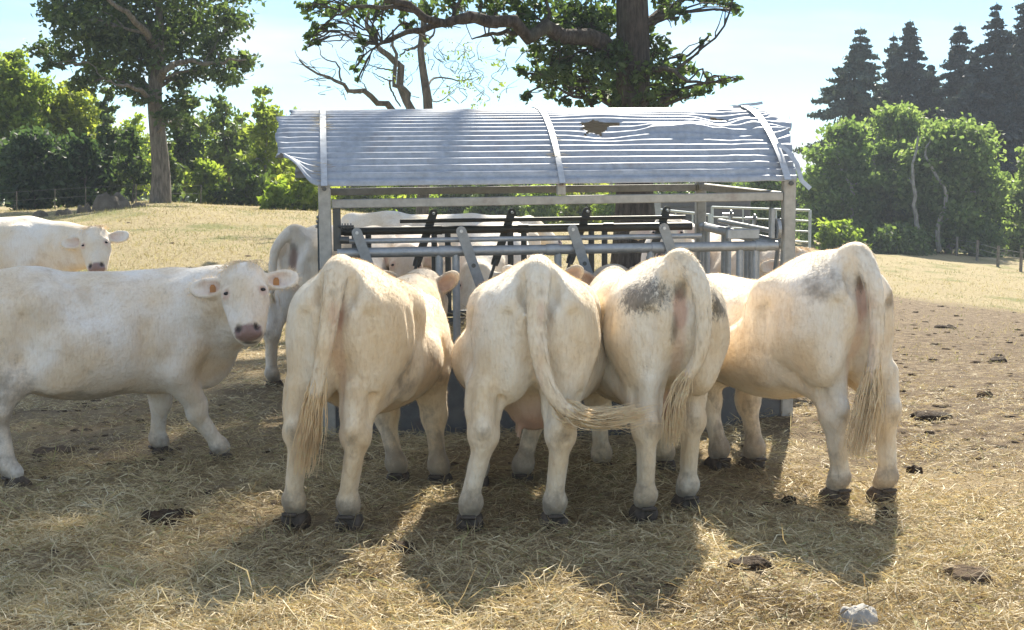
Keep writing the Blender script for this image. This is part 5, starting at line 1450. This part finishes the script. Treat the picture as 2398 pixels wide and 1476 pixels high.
for i, (px, top, w, mat, tint, lab) in enumerate([
        (850, 400, 85, M_LEAFY, (0.9, 1.0, 0.75), 'yellow-green bush seen through the feeder beside its corner post'),
        (955, 415, 70, M_LEAFY, (0.75, 0.9, 0.7), 'mid green bush seen through the feeder under the first roof bay'),
        (1060, 405, 75, M_LEAF, (1.3, 1.35, 1.1), 'dark green bush seen through the feeder behind the broadside cow'),
        (1165, 410, 75, M_LEAF, (1.2, 1.25, 1.2), 'dark bush seen through the middle of the feeder'),
        (1265, 430, 65, M_LEAFY, (0.8, 0.95, 0.75), 'pale green bush seen under the middle stub post'),
        (1365, 420, 70, M_LEAFY, (1.0, 1.0, 0.7), 'yellowish bush left of the great oak trunk'),
        (1440, 415, 50, M_LEAFY, (0.8, 0.95, 0.7), 'green bush half behind the great oak trunk'),
        (1590, 395, 60, M_LEAF, (1.4, 1.5, 1.2), 'green bush right of the great oak trunk behind the trailer'),
        (1690, 385, 70, M_LEAF, (1.3, 1.4, 1.2), 'leafy bush behind the gate and trailer'),
        (1800, 380, 75, M_LEAF, (1.3, 1.4, 1.1), 'leafy bush beyond the last feeder post')]):
    small_tree(px, top, 545, w, 82 + (i % 3) * 3, lab, mat, tint, 130 + i, 3.0, 0.22, None, 'dome', 'field_bush', 0.04, gb)

# ---- broadleaf trees and conifers on the right
def broad(px0, px1, top, d, label, tint, seed, stems, mat=M_LEAFY, dens=3.2, nm='broadleaf_tree', bm=None):
    s = FPX / d; r = np.random.default_rng(seed)
    xc = (px0 + px1) / 2; x = at(xc, 500, d).x; gz = gz_(x, d); w = (px1 - px0) / 2 / s; H = at(xc, top, d).z - gz
    cs = []
    for i in range(int(34 + 9.0 * w)):
        a = r.uniform(0, 6.28); q = r.uniform(0.10, 1.0)
        e = math.sqrt(max(0.02, 1 - max(0, (q - 0.35) / 0.65) ** 2)) if q > .35 else 0.85 + .15 * q / .35
        rad = w * e * r.uniform(0.3, 0.92); cr = w * r.uniform(0.16, 0.28) + 0.35
        cs.append(((x + math.cos(a) * rad, d + math.sin(a) * rad * 0.8, gz + H * q * (1 - 0.06) ), (cr, cr, cr * .62), int(dens * 100 * cr * cr)))
    px_, py0_ = stems[0]
    limbs = []
    for (a, b, c) in stems[1:]:
        limbs.append(([W3(a, 588, d, -w * .55), W3((a + b) / 2 - 8, 520, d, -w * .6), W3(b, 450, d, -w * .6), W3(c, 370, d, -w * .4), W3(c + 10, 320, d, -w * .1)], 0.16, 0.05))
    trunk = [(x, d, gz - .1), (x + .2, d, gz + H * .4), (x, d, gz + H * .75)]
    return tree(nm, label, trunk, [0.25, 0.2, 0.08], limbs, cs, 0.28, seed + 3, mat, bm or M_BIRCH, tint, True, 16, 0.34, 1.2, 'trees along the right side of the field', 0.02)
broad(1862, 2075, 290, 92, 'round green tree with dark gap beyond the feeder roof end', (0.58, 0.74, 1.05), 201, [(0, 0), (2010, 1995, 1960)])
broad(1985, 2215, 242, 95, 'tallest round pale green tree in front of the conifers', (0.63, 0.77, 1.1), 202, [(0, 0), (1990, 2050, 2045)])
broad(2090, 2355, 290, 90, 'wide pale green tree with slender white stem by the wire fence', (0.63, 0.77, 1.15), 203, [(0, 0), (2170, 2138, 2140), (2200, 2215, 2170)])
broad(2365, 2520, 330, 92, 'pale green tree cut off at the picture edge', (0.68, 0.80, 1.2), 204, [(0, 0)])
small_tree(1965, 520, 600, 55, 84, 'low yellow-green bush at the far field edge by the angled cow', M_LEAFY, (0.75, 0.9, 0.65), 205, 3.4, 0.22, None, 'dome', 'field_bush', 0.03, 'bushes at the far field edge')
small_tree(2110, 535, 600, 70, 86, 'low dark green bush at the far field edge under the white-stemmed tree', M_LEAF, (1.3, 1.4, 1.2), 206, 3.4, 0.22, None, 'dome', 'field_bush', 0.03, 'bushes at the far field edge')
small_tree(2310, 540, 600, 45, 87, 'low grey-green bush behind the wire fence posts', M_LEAF, (1.3, 1.4, 1.4), 207, 3.4, 0.22, None, 'dome', 'field_bush', 0.03, 'bushes at the far field edge')

def conifer(px, top, wpx, d, label, seed, tint=(1, 1, 1), lean=0, dens=1.0, tdroop=.35):
    s = FPX / d; r = np.random.default_rng(seed)
    x = at(px, 500, d).x; gz = gz_(x, d); zt = at(px, top, d).z; H = zt - gz; w = wpx / s
    root = empty('conifer_tree', (x, d, gz)); m = MB()
    m.tube([(0, 0, -.2), (r.normal() * .1, 0, H * .5), (0, 0, H)], [0.32, 0.2, 0.02], 10); m.build('trunk', M_BARK, root, True)
    C, rn, br = [], [], MB()
    z = H * 0.06
    while z < H - 0.15:
        q = z / H; e = (1 - q) ** 0.95 * w * 2.4 + 0.05
        nb = 8 if q < .8 else 5
        for k in range(nb):
            a = r.uniform(0, 6.28); L = e * r.uniform(0.45, 1.35); nn = int((12 + 48 * L) * dens)
            t = r.random(nn) ** 0.7
            rise = 0.10 * L * (1 if q > .6 else 0) - tdroop * L * t ** 1.4 + 0.25 * L * np.clip(t - .75, 0, 1)
            bxx = math.cos(a) * L * t; byy = math.sin(a) * L * t
            sp = 0.09 * L * (1 - t * .5) + 0.07
            C.append(np.stack([bxx + r.normal(size=nn) * sp, byy + r.normal(size=nn) * sp, z + rise - np.abs(r.normal(size=nn)) * sp * .5], 1))
            rn.append(np.clip(r.beta(2, 2, nn) * .7 + r.uniform(-.15, .3), 0, 1))
            br.tube([(0, 0, z), (math.cos(a) * L * .5, math.sin(a) * L * .5, z - tdroop * L * .3), (math.cos(a) * L, math.sin(a) * L, z - tdroop * L + .06 * L)], [0.05 * (1 - q) + .01, 0.03 * (1 - q) + .008, 0.006], 3, False)
        z += (0.34 + 0.22 * (1 - q)) * r.uniform(0.6, 1.5)
    br.build('branches', M_BARK, root, True)['kind'] = 'stuff'
    C = np.concatenate(C); rn = np.concatenate(rn)
    me = leaf_mesh(C, 0.255 * r.uniform(0.7, 1.3, len(C)), rn, r, 1.7, 0.5)
    o = link('crown', me, M_NEEDLE, root); o.color = (*tint, 1)
    tag(root, label, 'conifer', 'conifers behind the right-hand trees')
for i, (px, top, w, d, lab, tint) in enumerate([
        (2008, 62, 95, 112, 'airy grey-green conifer nearest the feeder roof', (1.3, 1.35, 1.3)),
        (2122, 45, 85, 116, 'pointed dark conifer with a sharp tip, second from the feeder roof', (0.9, 0.95, 1.15)),
        (2085, 75, 60, 120, 'slim conifer squeezed between the airy one and the sharp-tipped one', (0.95, 1.0, 1.15)),
        (2238, 52, 85, 114, 'dark conifer in the middle of the row behind the pale trees', (0.9, 0.95, 1.15)),
        (2322, 5, 95, 110, 'tall dense conifer whose tip nearly reaches the picture top', (0.75, 0.8, 1.05)),
        (2405, -60, 110, 112, 'tallest conifer at the picture edge', (0.8, 0.85, 1.05)),
        (2275, 120, 85, 108, 'lower dark conifer standing in front of the tall dense one', (0.7, 0.75, 1.0)),
        (2170, 150, 80, 118, 'shadowy conifer filling the row behind the sharp-tipped one', (0.8, 0.85, 1.05)),
        (2440, 40, 110, 108, 'broad conifer just past the picture edge', (0.8, 0.85, 1.05)),
        (2375, 150, 90, 106, 'dark conifer filling the gap behind the cut-off pale tree', (0.7, 0.75, 1.0))]):
    conifer(px, top, w, d, lab, 300 + i, tint)

# ------------------------------------------------------------------ boulders and stones on the rise
M_ROCK = simple('field_rock', (0.17, 0.14, 0.105), 0.9, 0, 3.0, 0.45, 0.9, 0.05, 0.2)
gs = 'stones along the crest of the rise'
for (px, d, r_, h_, lab, sd) in [(262, 50, 0.75, 0.45, 'large brown boulder at the foot of the rise oak', 31), (197, 48, 0.24, 0.26, 'rounded grey stone left of the large boulder', 32),
                                 (150, 47, 0.28, 0.16, 'flat pale stone on the crest of the rise', 33), (95, 47, 0.30, 0.16, 'low stone nearest the picture edge on the crest', 34), (330, 49, 0.3, 0.15, 'small stone between boulder and oak trunk', 35)]:
    lump('boulder' if r_ > .5 else 'stone', px, 480, r_, h_, M_ROCK, lab, 'stone', gs, sd, 0.8, d)

# ------------------------------------------------------------------ fences, gate, trailer
M_WOOD = make_bark('fence_wood', (0.13, 0.115, 0.095), (0.30, 0.27, 0.23), 9)
M_WIRE = make_galv('fence_wire', (0.30, 0.30, 0.30), 0.5, 0.6)
fence = empty('wire_fence', at(2337, 606, 80)); fence.location.z = 0
tag(fence, 'weathered wooden post and wire fence at the far field edge', 'fence')
fp = []
for (px, d) in ((2100, 96), (2150, 93), (2195, 90), (2240, 86), (2288, 82), (2337, 78), (2391, 74), (2450, 70), (2515, 66)):
    x = at(px, 600, d).x; z = gz_(x, d); fp.append((x, d, z))
    m = MB(); m.tube([(x, d, z - .2), (x + .02, d, z + 1.12)], [0.085, 0.075], 9); o = m.build('fence_post', M_WOOD, None, True)
    o.parent = fence; o.matrix_parent_inverse = Matrix.Translation(-fence.location)
for hgt in (0.35, 0.65, 0.95):
    m = MB(); m.tube([(x, y - .09, z + hgt) for (x, y, z) in fp], 0.008, 5); o = m.build('fence_wire', M_WIRE, None)
    o.parent = fence; o.matrix_parent_inverse = Matrix.Translation(-fence.location)
fence2 = empty('wire_fence', (at(38, 480, 56).x, 56, 0))
tag(fence2, 'thin stake and wire fence in front of the hedge', 'fence')
fp = []
for (px, d) in ((-40, 57), (38, 56), (128, 56), (200, 56.5), (318, 57), (470, 58)):
    x = at(px, 480, d).x; z = gz_(x, d); fp.append((x, d, z))
    m = MB(); m.tube([(x, d, z - .2), (x + .03, d, z + 0.75)], [0.024, 0.02], 7); o = m.build('fence_post', M_WOOD, None, True)
    o.parent = fence2; o.matrix_parent_inverse = Matrix.Translation(-fence2.location)
for hgt in (0.4, 0.72):
    m = MB(); m.tube([(x, y - .04, z + hgt) for (x, y, z) in fp], 0.003, 4); o = m.build('fence_wire', M_WIRE, None)
    o.parent = fence2; o.matrix_parent_inverse = Matrix.Translation(-fence2.location)
M_GATE = make_galv('gate_tube', (0.50, 0.54, 0.54), 0.45, 0.5)
def gate(a, b, label, rails=5, hgt=1.25, clear=0.3):
    a, b = Vector(a), Vector(b)
    root = empty('field_gate', a); d = b - a; n = 5
    def P(t, h): return d * t + Vector((0, 0, clear + h))
    for t in (0, 1):
        m = MB(); m.tube([P(t, 0 - (clear if t == 0 else 0)), P(t, hgt)], 0.045, 8); m.build('stile', M_GATE, root, True)
    for k in range(rails):
        m = MB(); m.tube([P(0, hgt * k / (rails - 1) * .98 + .01), P(1, hgt * k / (rails - 1) * .98 + .01)], 0.026 if k < rails - 1 else 0.034, 8); m.build('rail', M_GATE, root, True)
    for t in (0.33, 0.67):
        m = MB(); m.tube([P(t, 0), P(t, hgt)], 0.022, 8); m.build('brace', M_GATE, root, True)
    tag(root, label, 'gate', 'tubular steel gates behind the feeder')
D = 46.0
ga = at(1668, 484, D); gb_ = at(1897, 492, D - 3)
gate((ga.x, ga.y, ga.z - 1.55), (gb_.x, gb_.y, gb_.z - 1.55), 'tubular steel gate showing past the last feeder post')
gc = at(1545, 490, D - 6); gd = at(1662, 502, D - 8)
gate((gc.x, gc.y, gc.z - 1.55), (gd.x, gd.y, gd.z - 1.55), 'tubular steel gate in front of the trailer next to the great oak')
M_TRAIL = make_galv('trailer_panel', (0.13, 0.13, 0.135), 0.6, 0.2, 0.2)
M_TYRE = simple('tyre_rubber', (0.02, 0.02, 0.02), 0.8)
t0 = at(1556, 470, 52); t1 = at(1748, 470, 54); gz = gz_((t0.x + t1.x) / 2, 53)
tw = t1.x - t0.x
tr = empty('livestock_trailer', ((t0.x + t1.x) / 2, 53, gz))
tag(tr, 'dark grey livestock trailer parked beyond the gates', 'trailer')
m = MB(); m.box((-tw / 2, 0, 0.5), (tw / 2, 1.8, 2.30), None, 0.04); m.build('box_body', M_TRAIL, tr)
m = MB(); m.box((-tw / 2 - .05, -0.05, 2.305), (tw / 2 + .05, 1.85, 2.36), None, 0.02); m.build('roof', M_TRAIL, tr)
for k in range(4):
    m = MB(); m.box((-tw / 2 + .1, -0.03, 0.75 + k * .38), (tw / 2 - .1, -0.004, 0.83 + k * .38), None, 0.008); m.build('side_slat', M_DARK_SHADED, tr)
for sx in (-.45, .45):
    for yy in (-0.12, 1.75):
        m = MB(); m.tube([(sx, yy, 0.33), (sx, yy + .17, 0.33)], 0.33, 20); m.build('wheel', M_TYRE, tr, True)
m = MB(); m.box((-tw / 2 - 1.3, 0.86, 0.45), (-tw / 2 - .01, 0.94, 0.53)); m.build('drawbar', M_DARK_SHADED, tr)
M_CONC = simple('pale_post', (0.42, 0.44, 0.46), 0.8, 0, 6, .25)
p = at(1537, 520, 38); z = gz_(p.x, 38)
m = MB(); m.box((-.10, -.10, -.2), (.10, .10, at(1537, 455, 38).z - z), None, 0.02)
tag(m.build('gate_post', M_CONC, None, False, (p.x, 38, z)), 'pale grey square gate post beside the great oak trunk', 'gate post')

# ---- far woods closing the view, and the summer air in front of them
rw = np.random.default_rng(61)
N = 22000
x = rw.uniform(-90, 75, N); d = 150 + rw.normal(0, 6, N) + 10 * np.sin(x * .05)
top = 3.0 + 7.0 * fbm(x * 0.09 + 30, x * 0 + 2, 4, 88)
zb = terrain(x, np.full(N, 140.0))
C = np.stack([x, d, zb + top * rw.random(N) ** 0.8], 1)
o = link('distant_woods', leaf_mesh(C, rw.uniform(0.55, 1.1, N), np.clip(rw.beta(2, 2, N) + 0.3 * (fbm(x * .2, x * .1, 2, 3) - .5), 0, 1), rw, 1.2), M_LEAF)
o.name = 'distant_woods'; o.color = (1.2, 1.3, 1.2, 1); tag(o, 'far-off line of woods beyond the field', 'woods', kind='stuff')
m = MB(); m.box((-160, -32, -9), (160, 300, 48))
hz_ = m.build('haze', None)
t = NT('summer_haze'); pv = t.node('ShaderNodeVolumePrincipled')
pv.inputs['Color'].default_value = (0.80, 0.88, 1.0, 1); pv.inputs['Density'].default_value = HAZE; pv.inputs['Anisotropy'].default_value = 0.1
t.l.new(pv.outputs[0], t.out.inputs['Volume'])
hz_.data.materials.append(t.m); hz_['kind'] = 'stuff'
